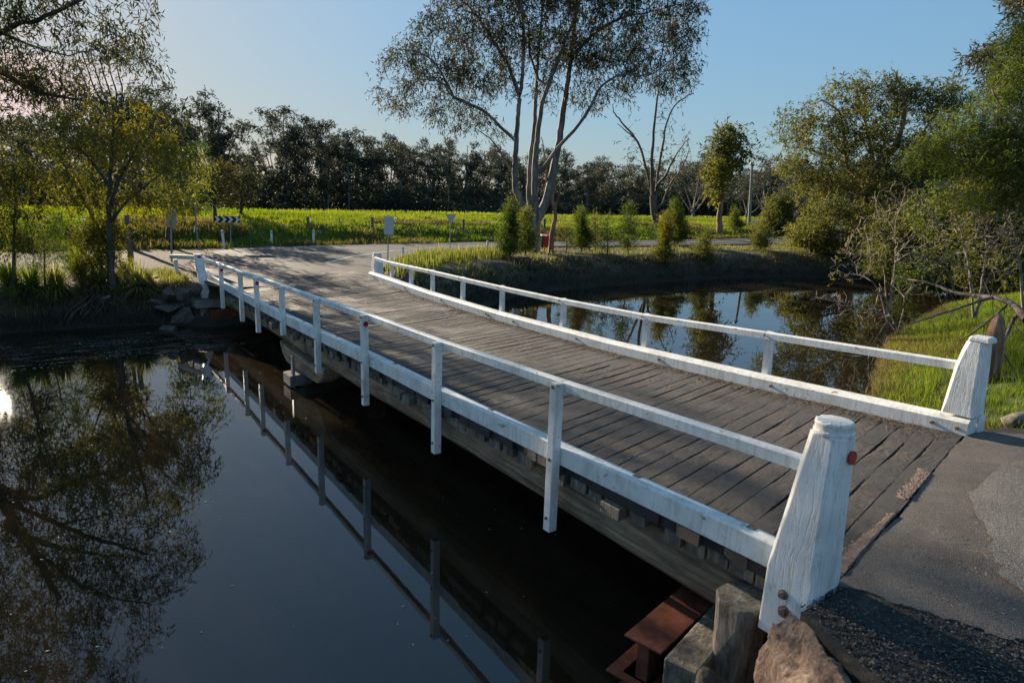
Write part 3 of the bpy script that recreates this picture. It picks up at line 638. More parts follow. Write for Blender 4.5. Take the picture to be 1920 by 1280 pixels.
# near abutment: steel H beam headstock, timber wing beam, wall
D_ = Vector((.972, .236, 0)); Nn = Vector((-.236, .972, 0))
def hbeam(a, L, wf, hh, tf, tw):
    m_ = MB(); a = Vector(a)
    for z_, hw, t_ in ((0, wf, tf), (-hh+tf, wf, tf)):
        p = [a+Nn*-hw/2+Vector((0,0,z_-t_)), a+D_*L+Nn*-hw/2+Vector((0,0,z_-t_)), a+D_*L+Nn*hw/2+Vector((0,0,z_-t_)), a+Nn*hw/2+Vector((0,0,z_-t_))]
        m_.hexa([*p, *[q+Vector((0,0,t_)) for q in p]])
    p = [a+D_*.02+Nn*-tw/2+Vector((0,0,-hh+tf)), a+D_*L+Nn*-tw/2+Vector((0,0,-hh+tf)), a+D_*L+Nn*tw/2+Vector((0,0,-hh+tf)), a+D_*.02+Nn*tw/2+Vector((0,0,-hh+tf))]
    m_.hexa([*p, *[q+Vector((0,0,hh-2*tf)) for q in p]])
    return m_
bp_(hbeam((3.38, 3.03, .62), 5.2, .31, .34, .02, .10), 'steel_beam', M['rust'], .006)
bp_(hbeam((3.30, 3.10, .30), 5.2, .34, .26, .02, .03), 'steel_beam', M['rust'], .005)
m_ = MB(); 
for k_ in range(5):
    z_ = .62-k_*.26; m_.hexa([(3.9, 2.62, z_-.25), (8.3, 3.62, z_-.25), (8.3, 3.4, z_-.25), (3.9, 2.35, z_-.25), (3.9, 2.62, z_), (8.3, 3.62, z_), (8.3, 3.4, z_), (3.9, 2.35, z_)])
bp_(m_, 'abutment_wall', M['pile'], .012)
m_ = MB(); m_.tube([(3.92, 3.05, -.9), (3.92, 3.05, .28)], .17, 10, 1, .05); bp_(m_, 'pile', M['pile'], 0, True)
m_ = MB(); m_.bar((3.42, 2.70, .50), (4.3, 2.96, .50), .26, .26); bp_(m_, 'wing_beam', M['endgrain'], .02)
m_ = MB(); m_.bar((3.47, 2.60, .19), (4.3, 2.86, .19), .30, .30); bp_(m_, 'wing_beam', M['pile'], .03)
# squared post with weathered top beside the end post
m_ = MB(); rs = []; c = Vector((3.91, 2.60, 0)); 
shape = [(-.18, -.10), (-.10, -.17), (.06, -.18), (.17, -.09), (.18, .09), (.09, .16), (-.08, .17), (-.18, .07)]
for z_, f in ((-.6, .92), (.2, .92), (.6, .94), (.9, .95), (1.05, 1.0), (1.075, .985)):
    rs.append([(c.x+a*f*(1+.03*math.sin(i*3+z_*9)), c.y+b_*f, z_+(.02*a/.18 if z_ > .9 else 0)) for i, (a, b_) in enumerate(shape)])
m_.rings(rs); bp_(m_, 'mooring_post', M['endgrain'], .008)

# ------------------------------------------------------------------ rocks
def rock(name, c, size, m, label, cat='rock', group=None, seed=0, pts=None, rotz=0, sub=3, sharp=.28):
    bm = bmesh.new(); random.seed(seed); bmesh.ops.create_icosphere(bm, subdivisions=sub, radius=1.15)
    planes = [(Vector((random.gauss(0, 1), random.gauss(0, 1), random.gauss(0, 1))).normalized(), random.uniform(.42, .8)) for _ in range(13)]
    for v in bm.verts:
        for n_, d in planes:
            t = v.co.dot(n_)
            if t > d: v.co -= n_*(t-d)
        nn = math.sin(v.co.x*7+seed)*math.sin(v.co.y*9+seed*2)*math.sin(v.co.z*8+seed*3)
        v.co *= 1+.05*nn+random.uniform(-.012, .012)
        if pts: v.co = pts(v.co)
        v.co = Vector((v.co.x*size[0], v.co.y*size[1], v.co.z*size[2]))
    me = bpy.data.meshes.new(name); bm.to_mesh(me); bm.free(); me.materials.append(m)
    o = bpy.data.objects.new(name, me); col.objects.link(o); o.location = c; o.rotation_euler = (0, 0, rotz); return tag(o, label, cat, group)
# big pointed slab at the foot of the near post (outline measured, thickness real)
def slab():
    m_ = MB(); random.seed(4); rs = []
    ridge = [(1487, 1150, 1.31), (1512, 1172, 1.335), (1540, 1205, 1.34), (1566, 1245, 1.335), (1592, 1290, 1.32), (1625, 1360, 1.28), (1650, 1440, 1.2)]
    left = [(1474, 1160, 1.27), (1446, 1180, 1.14), (1434, 1215, 1.02), (1422, 1252, .93), (1404, 1296, .86), (1380, 1370, .8), (1350, 1450, .75)]
    for k_, (a, b_) in enumerate(zip(ridge, left)):
        A = ATZ(*a); B_ = ATZ(*b_); j = lambda q=.012: Vector((random.uniform(-q, q), random.uniform(-q, q), random.uniform(-q, q)))
        rs.append([A+j(), A.lerp(B_, .25)+Vector((0, 0, .015))+j(), A.lerp(B_, .5)+Vector((0, 0, .03))+j(), A.lerp(B_, .75)+Vector((0, 0, .02))+j(), B_+j(), B_+Vector((.02, .03, -.18))+j(.03), B_+Vector((.10, .02, -.45)), A+Vector((.12, -.02, -.5)), A+Vector((.09, -.03, -.22))+j(.02), A+Vector((.045, -.015, -.05))+j(.008)])
    m_.rings(rs); o = m_.build('rock', M['rock'], None, 0, True, origin=Vector((3.4, 1.6, 1.0)))
    s = o.modifiers.new('s', 'SUBSURF'); s.levels = s.render_levels = 4; s.subdivision_type = 'SIMPLE'
    for sc_, st_ in ((.22, .13), (.06, .020), (.018, .008)):
        tx = bpy.data.textures.new('rk', 'CLOUDS'); tx.noise_scale = sc_; tx.noise_depth = 4
        d = o.modifiers.new('d', 'DISPLACE'); d.texture = tx; d.strength = st_; d.mid_level = .5
    return o
tag(slab(), 'large pink pointed rock leaning at the foot of the near white post', 'rock')
rock('rock', ATZ(1345, 1290, .75)+Vector((0, 0, -.05)), (.22, .2, .18), M['stone'], 'small grey rock at the bottom edge beneath the weathered square post', seed=12)
rock('rock', (3.25, 1.95, .3), (.5, .4, .5), M['stone'], 'dark rock low on the near bank under the pink rock', seed=19)
lab = {0: 'round pale boulder at the water edge left of the far abutment', 1: 'flat grey boulder wedged beside the far abutment cap', 2: 'low tan boulder half in the water left of the far abutment'}
spec = [((292, 597), .05, (.42, .35, .26), lab[0]), ((325, 577), .45, (.55, .4, .22), lab[1]), ((268, 607), -.05, (.4, .3, .14), lab[2]),
        ((340, 598), .18, (.42, .4, .34), 'square dark block of stone at the water line beside the abutment'), ((366, 590), .15, (.4, .36, .4), 'upright grey block directly under the concrete abutment cap'),
        ((320, 552), .82, (.3, .26, .2), 'brown rounded rock left of the white far post'), ((345, 548), .92, (.3, .26, .2), 'pale lichened rock second left of the far post'), ((370, 545), .95, (.26, .22, .2), 'rounded brown rock touching the white far post'),
        ((300, 566), .6, (.35, .28, .2), 'mossy rock above the flat boulder on the left bank'), ((312, 618), .0, (.3, .25, .12), 'wet dark rock in the shallows by the abutment')]
for i, ((px, py), z_, s_, lb) in enumerate(spec): rock('rock', ATZ(px, py, z_), s_, M['stone'], lb, seed=30+i, group='boulders at the far abutment', rotz=i)
spec = [((795, 530), .85, (.3, .3, .24)), ((828, 535), .7, (.32, .3, .24)), ((775, 545), .8, (.3, .3, .26)), ((812, 552), .45, (.33, .3, .24)), ((838, 560), .3, (.34, .3, .22)), ((850, 548), .45, (.3, .25, .2)), ((760, 530), .95, (.28, .28, .22)), ((822, 572), .05, (.4, .3, .2))]
for i, ((px, py), z_, s_) in enumerate(spec): rock('rock', ATZ(px, py, z_), s_, M['stone'], 'grey block in the dry stone wall behind the far right rail', seed=60+i, group='stones of the wall behind the right rail', rotz=i*.7)

# ------------------------------------------------------------------ trees
def resample(pts, step):
    out = [Vector(pts[0])]
    for a, b in zip(pts[:-1], pts[1:]):
        a = Vector(a); b = Vector(b); n_ = max(1, int(round((b-a).length/step)))
        for i in range(1, n_+1): out.append(a.lerp(b, i/n_))
    return out
def smooth_line(pts, k=4):
    if len(pts) < 3: return [Vector(p) for p in pts]
    P_ = [Vector(p) for p in pts]; out = []
    for i in range(len(P_)-1):
        p0 = P_[max(0, i-1)]; p1 = P_[i]; p2 = P_[i+1]; p3 = P_[min(len(P_)-1, i+2)]
        for t in np.linspace(0, 1, k, endpoint=False): out.append(.5*((2*p1)+(p2-p0)*t+(2*p0-5*p1+4*p2-p3)*t*t+(-p0+3*p1-3*p2+p3)*t**3))
    out.append(P_[-1]); return out
def grow(stems, att, step, infl, kill, iters, seed, jit=.25, trop=(0, 0, 0), r_tip=.006, pw=2.3):
    """stems: list of (points, r_start, r_end); att: (n,3) attractors -> nodes, parents, radii"""
    rg = np.random.default_rng(seed); pos = []; par = []; rmin = []
    for pts, ra, rb in stems:
        q = resample(smooth_line(pts), step); start = len(pos); n_ = len(q)
        for i, p in enumerate(q):
            p = np.array(p)
            if i == 0 and start > 0:
                d = np.linalg.norm(np.array(pos)-p, axis=1); par.append(int(np.argmin(d))); p = p*.5+pos[par[-1]]*.5 if d.min() < step*1.5 else p
            else: par.append(len(pos)-1 if len(pos) > start else -1)
            pos.append(p+rg.normal(0, step*.04, 3)*(0 < i)); rmin.append(ra+(rb-ra)*(i/max(1, n_-1))**.8)
    if len(att):
        A = np.array(att, float); cap = len(pos)+iters*800
        Pn = np.array(pos); best = np.full(len(A), 1e9); bi = np.zeros(len(A), int)
        for s in range(0, len(Pn), 64):
            d = np.linalg.norm(A[:, None]-Pn[None, s:s+64], axis=2); j = d.argmin(1); dm = d[np.arange(len(A)), j]; m = dm < best; best[m] = dm[m]; bi[m] = j[m]+s
        alive = np.ones(len(A), bool); tr = np.array(trop)
        Pl = [Pn]; total = len(Pn); allP = Pn
        for it in range(iters):
            m = alive & (best < infl)
            if not m.any():
                if alive.sum() < 5: break
                m = alive & (best < np.sort(best[alive])[min(8, alive.sum()-1)]+.01)
            idx = bi[m]; dv = A[m]-allP[idx]; dv /= np.linalg.norm(dv, axis=1)[:, None]+1e-9
            u_, inv = np.unique(idx, return_inverse=True); acc = np.zeros((len(u_), 3)); np.add.at(acc, inv, dv)
            acc += rg.normal(0, jit, acc.shape); acc /= np.linalg.norm(acc, axis=1)[:, None]+1e-9; acc += tr; acc /= np.linalg.norm(acc, axis=1)[:, None]+1e-9
            newp = allP[u_]+acc*step
            for a in u_: par.append(int(a))
            rmin += [0]*len(u_)
            aliveI = np.where(alive)[0]
            d = np.linalg.norm(A[aliveI][:, None]-newp[None], axis=2); j = d.argmin(1); dm = d[np.arange(len(aliveI)), j]; mm = dm < best[aliveI]
            best[aliveI[mm]] = dm[mm]; bi[aliveI[mm]] = j[mm]+len(allP)
            allP = np.vstack([allP, newp]); alive &= best > kill
            if not alive.any(): break
        pos = allP
    else: pos = np.array(pos)
    n_ = len(pos); par = np.array(par); ch = [[] for _ in range(n_)]
    for i, p in enumerate(par):
        if p >= 0: ch[p].append(i)
    r_ = np.zeros(n_); rmin = np.array(rmin)
    for i in range(n_-1, -1, -1): pass
    order = []; st = [i for i in range(n_) if par[i] < 0]
    while st: a = st.pop(); order.append(a); st += ch[a]
    for i in reversed(order):
        r_[i] = max((sum(r_[c]**pw for c in ch[i]))**(1/pw) if ch[i] else r_tip, 0)
    r_ = np.where(rmin > 0, np.maximum(rmin, np.minimum(r_, rmin*1.15)), r_)
    for i in order:
        if par[i] >= 0: r_[i] = min(r_[i], r_[par[i]])
    return pos, par, r_, ch, order
def tubes(pos, par, r_, ch, order, sides_big=8, rmin_draw=0.0):
    Vs = []; Fs = []; done = set(); nb = 0
    for s in order:
        if s in done: continue
        chain = [s]; done.add(s); c = s
        while ch[c]:
            nxt = max(ch[c], key=lambda q: r_[q])
            if nxt in done: break
            done.add(nxt); chain.append(nxt); c = nxt
        if par[s] >= 0: chain = [par[s]]+chain
        if len(chain) < 2 or r_[chain[-1 if len(chain) == 2 else 1]] < rmin_draw: continue
        p = pos[chain]; rr = r_[chain].copy()
        if par[s] >= 0: rr[0] = rr[1]
        k = sides_big if rr.max() > .05 else (5 if rr.max() > .02 else 3)
        t = np.gradient(p, axis=0); t /= np.linalg.norm(t, axis=1)[:, None]+1e-9
        ref = np.array([.31, .2, .93]) if abs(t[0, 2]) < .8 else np.array([.9, .4, .1])
        x = np.cross(t, ref); x /= np.linalg.norm(x, axis=1)[:, None]+1e-9; y = np.cross(t, x)
        a = np.arange(k)*2*math.pi/k
        ring = p[:, None]+rr[:, None, None]*(np.cos(a)[None, :, None]*x[:, None]+np.sin(a)[None, :, None]*y[:, None])
        Vs.append(ring.reshape(-1, 3)); m = len(chain); i0 = (np.arange(m-1)[:, None]*k+np.arange(k)[None])
        i1 = (np.arange(m-1)[:, None]*k+(np.arange(k)[None]+1) % k); Fs.append(np.stack([i0, i1, i1+k, i0+k], -1).reshape(-1, 4)+nb); nb += m*k
    return np.vstack(Vs), np.vstack(Fs)
def leaves(centres, per, spread, ln, wd, droop, seed, tint=None, updir=None):
    rg = np.random.default_rng(seed); n_ = len(centres)*per
    c = np.repeat(centres, per, 0)+rg.normal(0, spread, (n_, 3))
    d = rg.normal(0, 1, (n_, 3)); d /= np.linalg.norm(d, axis=1)[:, None]; d[:, 2] -= droop; d /= np.linalg.norm(d, axis=1)[:, None]
    s = np.cross(d, rg.normal(0, 1, (n_, 3))); s /= np.linalg.norm(s, axis=1)[:, None]+1e-9
    L_ = ln*rg.uniform(.65, 1.3, (n_, 1)); W_ = wd*rg.uniform(.7, 1.25, (n_, 1))
    a = c; b = c+d*L_*.45+s*W_/2; e = c+d*L_; f = c+d*L_*.45-s*W_/2
    V_ = np.stack([a, b, e, f], 1).reshape(-1, 3); F_ = np.arange(n_*4).reshape(-1, 4)
    t = np.repeat(tint if tint is not None else rg.uniform(0, 1, len(centres)), per*4)
    return V_, F_, t
def sprays(centres, nsp, spread, slen, ln, wd, droop, seed, tint=None, k=7):
    """leafy twigs: each a short hanging stem with k leaves set along it"""
    rg = np.random.default_rng(seed); n_ = len(centres)*nsp
    c = np.repeat(centres, nsp, 0)+rg.normal(0, spread, (n_, 3)); d = rg.normal(0, 1, (n_, 3)); d /= np.linalg.norm(d, axis=1)[:, None]; d[:, 2] -= droop*.8; d /= np.linalg.norm(d, axis=1)[:, None]
    t = (np.arange(k)+.5)/k; L_ = slen*rg.uniform(.6, 1.3, (n_, 1, 1))
    cc = c[:, None]+d[:, None]*t[None, :, None]*L_; cc[..., 2] -= (t**2)[None]*L_[..., 0]*.25*max(droop, 0)
    ld = d[:, None]*.7+rg.normal(0, .55, (n_, k, 3)); ld[..., 2] -= droop*.5; ld /= np.linalg.norm(ld, axis=2)[..., None]
    sd_ = np.cross(ld, rg.normal(0, 1, (n_, k, 3))); sd_ /= np.linalg.norm(sd_, axis=2)[..., None]+1e-9
    l_ = ln*rg.uniform(.6, 1.35, (n_, k, 1)); w_ = wd*rg.uniform(.7, 1.3, (n_, k, 1))
    V_ = np.stack([cc, cc+ld*l_*.42+sd_*w_/2, cc+ld*l_, cc+ld*l_*.42-sd_*w_/2], 2).reshape(-1, 3); F_ = np.arange(len(V_)).reshape(-1, 4)
    tt = np.repeat(tint if tint is not None else rg.uniform(0, 1, len(centres)), nsp*k*4); return V_, F_, tt
def blobs_px(bl, D, n_, seed, base_up=None):
    """bl: (px,py,rx_px,ry_px,depth_m[,dD]) -> attractors in world metres"""
    rg = np.random.default_rng(seed); out = []; vol = [b[2]*b[3]*b[4] for b in bl]; tot = sum(vol)
    hx = np.array([math.cos(YAW), -math.sin(YAW), 0])
    for b, v in zip(bl, vol):
        m = max(6, int(n_*v/tot)); dD = b[5] if len(b) > 5 else 0; Dd = D+dD; c = np.array(P(b[0], b[1], Dd)); vw = np.array([c[0], c[1], 0]); vw /= np.linalg.norm(vw); hx = np.array([vw[1], -vw[0], 0])
        sc = Dd*1.05/FPX; q = rg.normal(0, 1, (m, 3)); q /= np.linalg.norm(q, axis=1)[:, None]; q *= rg.uniform(0.25, 1, (m, 1))**(1/2.2)
        out.append(c+q[:, :1]*hx*b[2]*sc+q[:, 2:]*np.array([0, 0, 1])*b[3]*sc+q[:, 1:2]*vw*b[4])
    return np.vstack(out)
DENS = {'bare_shrub': 3.5, 'bare_gum_tree': 1.4, 'gum_tree': 6.0, 'spreading_tree': 10.5, 'leaning_tree': 9, 'young_tree': 9, 'bushy_tree': 8, 'yellow_tree': 7, 'conifer_shrub': 7, 'leafy_shrub': 7, 'sapling': 5, 'gum_sapling': 11, 'wattle_tree': 7, 'tall_gum_tree': 9, 'sprawling_shrub': 8, 'round_leaf_shrub': 5, 'background_tree': 7, 'tall_thin_tree': 4.5, 'scrub_tree': 6}
CLUMP = {'gum_tree': 2.3, 'spreading_tree': 2.0, 'leaning_tree': 3.0, 'young_tree': 3.0, 'tall_gum_tree': 2.0, 'bushy_tree': 2.6, 'tall_thin_tree': 2.4, 'yellow_tree': 4.0}
def make_tree(name, label, cat, base, stems, att, mb_, ml, step=.35, infl=2.2, kill=.5, iters=90, seed=1, jit=.25, trop=(0,0,.05), r_tip=.006, leaf=(9, .16, .16, .035, .6), lthr=.016, ldens=1., group=None, sides=8, clump=None, pw=2.3):
    root = empty(name, base, label, cat, group)
    pos, par, r_, ch, order = grow(stems, att, step, infl, kill, iters, seed, jit, trop, r_tip, pw)
    V_, F_ = tubes(pos, par, r_, ch, order, sides)
    np_mesh('trunk', V_, F_, mb_, root, base, smooth=True)
    if ml is not None:
        rg = np.random.default_rng(seed+5); m = (r_ < lthr) & (rg.random(len(r_)) < ldens); c = pos[m]
        if name in CLUMP and len(c):
            sc_ = CLUMP[name]; cl = np.sin(c[:, 0]*sc_+seed)*np.cos(c[:, 1]*sc_*1.1+c[:, 2]*.6)+np.sin(c[:, 2]*sc_*1.3+c[:, 0]*.7)*.8+rg.normal(0, .3, len(c)); c = c[cl > (-.15 if name == 'spreading_tree' else -.35)]
        if len(c):
            per, sp, ln, wd, dr = leaf; per = int(per*DENS.get(name, 2.6)); sp *= 1.15
            tint = np.clip(.5+.5*vnoise(c[:, 0]+c[:, 2], c[:, 1]+c[:, 2]*.7, 1.1, seed)+rg.normal(0, .15, len(c)), 0, 1)
            V_, F_, t = sprays(c, max(1, int(round(per/7))), sp*.8, ln*2.4, ln, wd, dr, seed+9, tint)
            np_mesh('crown', V_, F_, ml, root, base, attrs={'tint': t})
    return root
def S(pts, D, ra, rb, dd=None):
    n_ = len(pts); return ([P(x, y, D+(0 if dd is None else dd[i] if isinstance(dd, (list, tuple)) else dd*i/(n_-1))) for i, (x, y) in enumerate(pts)], ra, rb)
def C2(pts, ox=640, oy=0, s=2.667): return [(ox+x/s, oy+y/s) for x, y in pts]

# 1 central multi-stemmed gum
D1 = 31.3; b1 = G(985, 472); b1 = Vector((b1.x, b1.y, b1.z-.1)); D1 = math.hypot(b1.x, b1.y)
st = [S(C2([(955, 1275), (962, 1150), (975, 1060)]), D1, .36, .28),
      S(C2([(965, 1150), (930, 1060), (890, 990), (868, 900), (875, 700), (890, 500), (905, 380), (912, 200), (900, 20), (890, -150), (870, -300)]), D1, .20, .035, -1.5),
      S(C2([(965, 1120), (940, 1000), (942, 880), (950, 760), (965, 640), (975, 450), (985, 250), (1000, 100), (1010, -100), (1005, -260)]), D1, .15, .03, 1.5),
      S(C2([(975, 1080), (965, 960), (970, 820), (985, 640), (1010, 500), (1060, 360), (1120, 200), (1180, 50), (1230, -150)]), D1, .18, .03, -1.0),
      S(C2([(985, 1100), (1030, 980), (1060, 850), (1090, 700), (1115, 520), (1150, 280), (1170, 80), (1180, -60), (1200, -250)]), D1, .22, .04, 1.0),
      S(C2([(1000, 860), (1080, 745), (1190, 620), (1265, 500), (1300, 430), (1400, 375), (1480, 378), (1560, 370)]), D1, .10, .025, -2),
      S(C2([(872, 705), (780, 620), (700, 548), (560, 485), (500, 410), (400, 400), (330, 440)]), D1, .085, .02, -2.5),
      S(C2([(888, 480), (835, 330), (745, 180), (680, 80), (600, 0), (500, -60)]), D1, .10, .02, 1.5),
      S(C2([(1150, 300), (1250, 180), (1400, 90), (1550, 60), (1690, 20)]), D1, .09, .02, 1.5),
      S(C2([(862, 870), (800, 770), (740, 690), (660, 640)]), D1, .06, .015, -1.5),
      S(C2([(985, 400), (940, 250), (930, 100), (860, -50)]), D1, .07, .02, 2.0),
      S(C2([(560, 490), (480, 330), (380, 260), (280, 250)]), D1, .05, .015, -3.5)]
bl = [(770, 120, 60, 48, 1.6), (745, 180, 40, 32, 1.4), (815, 95, 70, 60, 1.8), (870, 60, 80, 55, 2.4), (850, 165, 50, 42, 1.6), (835, 215, 45, 28, 1.2), (905, 120, 55, 60, 2.0), (890, 200, 38, 40, 1.4),
      (900, -60, 120, 70, 3), (1000, -100, 150, 80, 3.5), (1120, -60, 120, 75, 3), (960, 60, 60, 60, 2.5), (1040, 60, 60, 60, 3), (1110, 60, 70, 60, 2.8), (1190, 40, 80, 60, 2.6), (1260, 30, 55, 55, 2.2),
      (1150, 130, 80, 45, 2.2), (1230, 120, 60, 45, 2.0), (1285, 100, 26, 55, 1.5), (1280, 170, 30, 22, 1.0), (1190, 165, 35, 20, 1.0), (1020, 150, 26, 26, 1.2), (1100, 175, 30, 18, 1.0), (930, 240, 22, 20, .8), (1035, 200, 12, 14, .6)]
make_tree('gum_tree', 'large pale-barked gum tree with several trunks rising behind the road', 'tree', b1, st, blobs_px(bl, D1, 5200, 3), M['gum'], M['leaf_gum'], step=.26, infl=1.6, kill=.28, iters=130, seed=3, jit=.35, trop=(0, 0, .0), r_tip=.007,
          leaf=(6, .17, .20, .042, .8), lthr=.013, ldens=.85, sides=10)
# 2 bare forked tree to its right
b2 = G(1228, 424); D2 = math.hypot(b2.x, b2.y)
st = [S(C2([(1583, 1135), (1565, 1060), (1556, 980)]), D2, .34, .26),
      S(C2([(1560, 1040), (1545, 930), (1510, 790), (1470, 690), (1400, 610), (1362, 560), (1358, 530)]), D2, .14, .03, 1),
      S(C2([(1556, 1000), (1552, 850), (1560, 700), (1572, 550), (1590, 420), (1600, 300), (1620, 180)]), D2, .15, .03, -1),
      S(C2([(1570, 1010), (1585, 850), (1610, 720), (1625, 620), (1665, 535), (1730, 480), (1765, 470)]), D2, .13, .025, 1.5),
      S(C2([(1575, 930), (1620, 880), (1660, 800), (1700, 740), (1730, 700)]), D2, .12, .02, -2),
      S(C2([(1600, 1040), (1640, 930), (1690, 860), (1725, 790), (1740, 740)]), D2, .1, .02, 2),
      S(C2([(1475, 700), (1430, 660), (1380, 620)]), D2, .08, .02, 0)]
bl = [(1262, 70, 40, 40, 2.0), (1290, 120, 26, 40, 1.6), (1240, 130, 30, 40, 1.8), (1288, 165, 22, 20, 1.2), (1255, 180, 18, 24, 1.2)]
att = np.vstack([blobs_px(bl, D2, 420, 8), blobs_px([(1180, 265, 14, 40, 1.2), (1240, 250, 20, 60, 1.5), (1275, 290, 26, 50, 1.5), (1215, 310, 20, 40, 1.2)], D2, 150, 81)])
make_tree('bare_gum_tree', 'nearly leafless forked gum tree standing alone at the edge of the far field', 'tree', b2, st, att, M['bare_bark'], M['leaf_gum'], step=.5, infl=3, kill=.7, iters=60, seed=8, jit=.35, trop=(0,0,.1), r_tip=.012, leaf=(5, .25, .3, .06, .6), lthr=.022, ldens=.9)
# 3 slim trunk behind the bins
b3 = G(1033, 474); D3 = math.hypot(b3.x, b3.y)
st = [S([(1033, 474), (1035, 440), (1041, 405), (1036, 375), (1040, 350), (1043, 328)], D3, .16, .03), S([(1041, 402), (1035, 380), (1027, 360), (1022, 300), (1015, 258)], D3, .07, .02, .5), S([(1042, 395), (1049, 360), (1056, 340), (1068, 325)], D3, .05, .01, -.5)]
att = blobs_px([(1035, 325, 22, 20, .8), (1060, 345, 14, 14, .6)], D3, 60, 9)
make_tree('slim_trunk', 'slender reddish trunk with bare forks just right of the large gum', 'tree', b3, st, att, M['redbark'], None, step=.25, infl=1.5, kill=.4, iters=25, seed=9, r_tip=.008)
# 4 oval tree by the utility pole
def simple_tree(name, label, px, py, blobs, mb_, ml, r0, seed, n_=500, step=.35, leaf=(9, .2, .2, .05, .4), lthr=.02, stems=None, D=None, infl=2.5, kill=.55, group=None, cat='tree', trop=(0,0,.05), iters=70, jit=.3, r_tip=.008, ldens=1., base=None, leaf_s=None):
    b = base if base is not None else G(px, py); D = D or math.hypot(b.x, b.y)
    if stems is None:
        cx = sum(q[0] for q in blobs)/len(blobs); cy = min(q[1] for q in blobs)
        lo = max(q[1]+q[3] for q in blobs)
        stems = [([b, P(px, (py+lo)/2, D), P(px*.5+cx*.5, lo-10, D), P(cx, (cy+lo)/2, D)], r0, r0*.35)]
    else: stems = [S(q, D, a, c, d) for q, a, c, d in stems]; stems[0] = ([b]+stems[0][0][1:], stems[0][1], stems[0][2])
    return make_tree(name, label, cat, b, stems, blobs_px(blobs, D, n_, seed), mb_, ml, step=step, infl=infl, kill=kill, iters=iters, seed=seed, leaf=leaf, lthr=lthr, group=group, trop=trop, jit=jit, r_tip=r_tip, ldens=ldens)
simple_tree('gum_sapling', 'upright oval-crowned tree with a brown trunk left of the utility pole', 1350, 438, [(1352, 300, 26, 40, 1.6), (1368, 262, 26, 22, 1.5), (1340, 340, 18, 26, 1.2), (1355, 245, 12, 8, .8), (1385, 285, 14, 22, 1)], M['redbark'], M['leaf_olive'], .28, 14, 520, .5, (8, .28, .34, .10, .4), .025, kill=.7, infl=3)
# 5 big spreading tree over the right bank
b5 = G(1592, 474); D5 = math.hypot(b5.x, b5.y)
c3 = lambda pts: [(1280+x/2.667, y/2.667) for x, y in pts]
st = [S(c3([(835, 1260), (870, 1180), (905, 1080), (930, 960), (960, 850)]), D5, .42, .26), S(c3([(960, 850), (1010, 780), (1060, 740), (1090, 660), (1110, 560), (1100, 470), (1075, 400), (1065, 360)]), D5, .22, .04, -2),
      S(c3([(930, 960), (850, 860), (780, 800), (700, 770), (600, 740)]), D5, .2, .04, 2.5), S(c3([(905, 1080), (1000, 900), (1120, 760), (1230, 620), (1300, 480)]), D5, .18, .03, 2.5), S(c3([(820, 830), (800, 640), (780, 560), (700, 500)]), D5, .12, .03, -2),
      S(c3([(870, 1180), (820, 1165), (740, 1150)]), D5, .12, .03, -2), S(c3([(880, 1170), (960, 1150), (1020, 1090)]), D5, .12, .03, -1), S(c3([(960, 850), (930, 700), (900, 560), (860, 450)]), D5, .14, .03, 1)]
bl = [(1490, 215, 32, 22, 1.6), (1465, 255, 26, 16, 1.3), (1535, 205, 40, 26, 2), (1590, 175, 36, 26, 2), (1640, 170, 36, 22, 2), (1560, 250, 60, 38, 3), (1620, 240, 50, 40, 3), (1690, 205, 45, 40, 2.6), (1755, 175, 45, 26, 2.2), (1780, 220, 40, 36, 2.2),
      (1500, 300, 42, 30, 2.5), (1560, 320, 60, 32, 3), (1640, 320, 50, 36, 3), (1710, 290, 50, 40, 2.6), (1590, 385, 60, 32, 2.6, -2), (1650, 395, 60, 34, 2.4, -2), (1520, 370, 36, 26, 2), (1700, 370, 40, 40, 2.2), (1600, 440, 70, 26, 2, -2.5), (1455, 290, 14, 12, .8)]
make_tree('spreading_tree', 'broad spreading tree with pinkish limbs leaning over the right bank', 'tree', b5, st, blobs_px(bl, D5, 3200, 5), M['pink'], M['leaf_olive'], step=.38, infl=2.4, kill=.44, iters=100, seed=5, jit=.3, r_tip=.009, leaf=(8, .24, .17, .055, .35), lthr=.020, ldens=.95)
# 6 feathery green tree hanging in from the right edge
b6 = Vector((17.6, 3.9, tz(17.6, 3.9)))
D6 = 17.5
def hang(name, label, base, D, stems, bl, n_, mb_, ml, seed, **k):
    sts = [([base]+[P(x, y, D) for x, y in stems[0][0]], stems[0][1], stems[0][2])]+[S(q, D, a, c, dd) for q, a, c, dd in stems[1:]]
    return make_tree(name, label, 'tree', base, sts, blobs_px(bl, D, n_, seed), mb_, ml, seed=seed, **k)
hang('wattle_tree', 'feathery bright green tree reaching in from the right edge', b6, D6, [([(1975, 480), (1960, 360), (1940, 240), (1935, 120)], .16, .04), ([(1958, 360), (1900, 300), (1830, 270), (1770, 262)], .06, .015, 1), ([(1950, 300), (1890, 220), (1860, 170)], .05, .015, -1), ([(1965, 400), (1900, 350), (1850, 330)], .05, .012, .5)],
     [(1905, 150, 34, 40, .9), (1925, 90, 40, 45, 1), (1870, 205, 42, 26, 1.0), (1830, 250, 50, 18, 1.0), (1770, 262, 40, 12, .8), (1720, 290, 26, 10, .6), (1890, 270, 60, 28, 1.1), (1850, 305, 60, 16, 1.0), (1910, 330, 50, 22, 1.0), (1800, 290, 40, 12, .8), (1705, 310, 16, 7, .4), (1850, 370, 50, 14, .8), (1780, 215, 20, 10, .6)], 1500, M['twig'], M['leaf_green'], 61,
     step=.16, infl=1.0, kill=.19, iters=80, jit=.25, trop=(0, 0, -.05), r_tip=.003, leaf=(12, .07, .11, .014, .3), lthr=.008, ldens=.9)
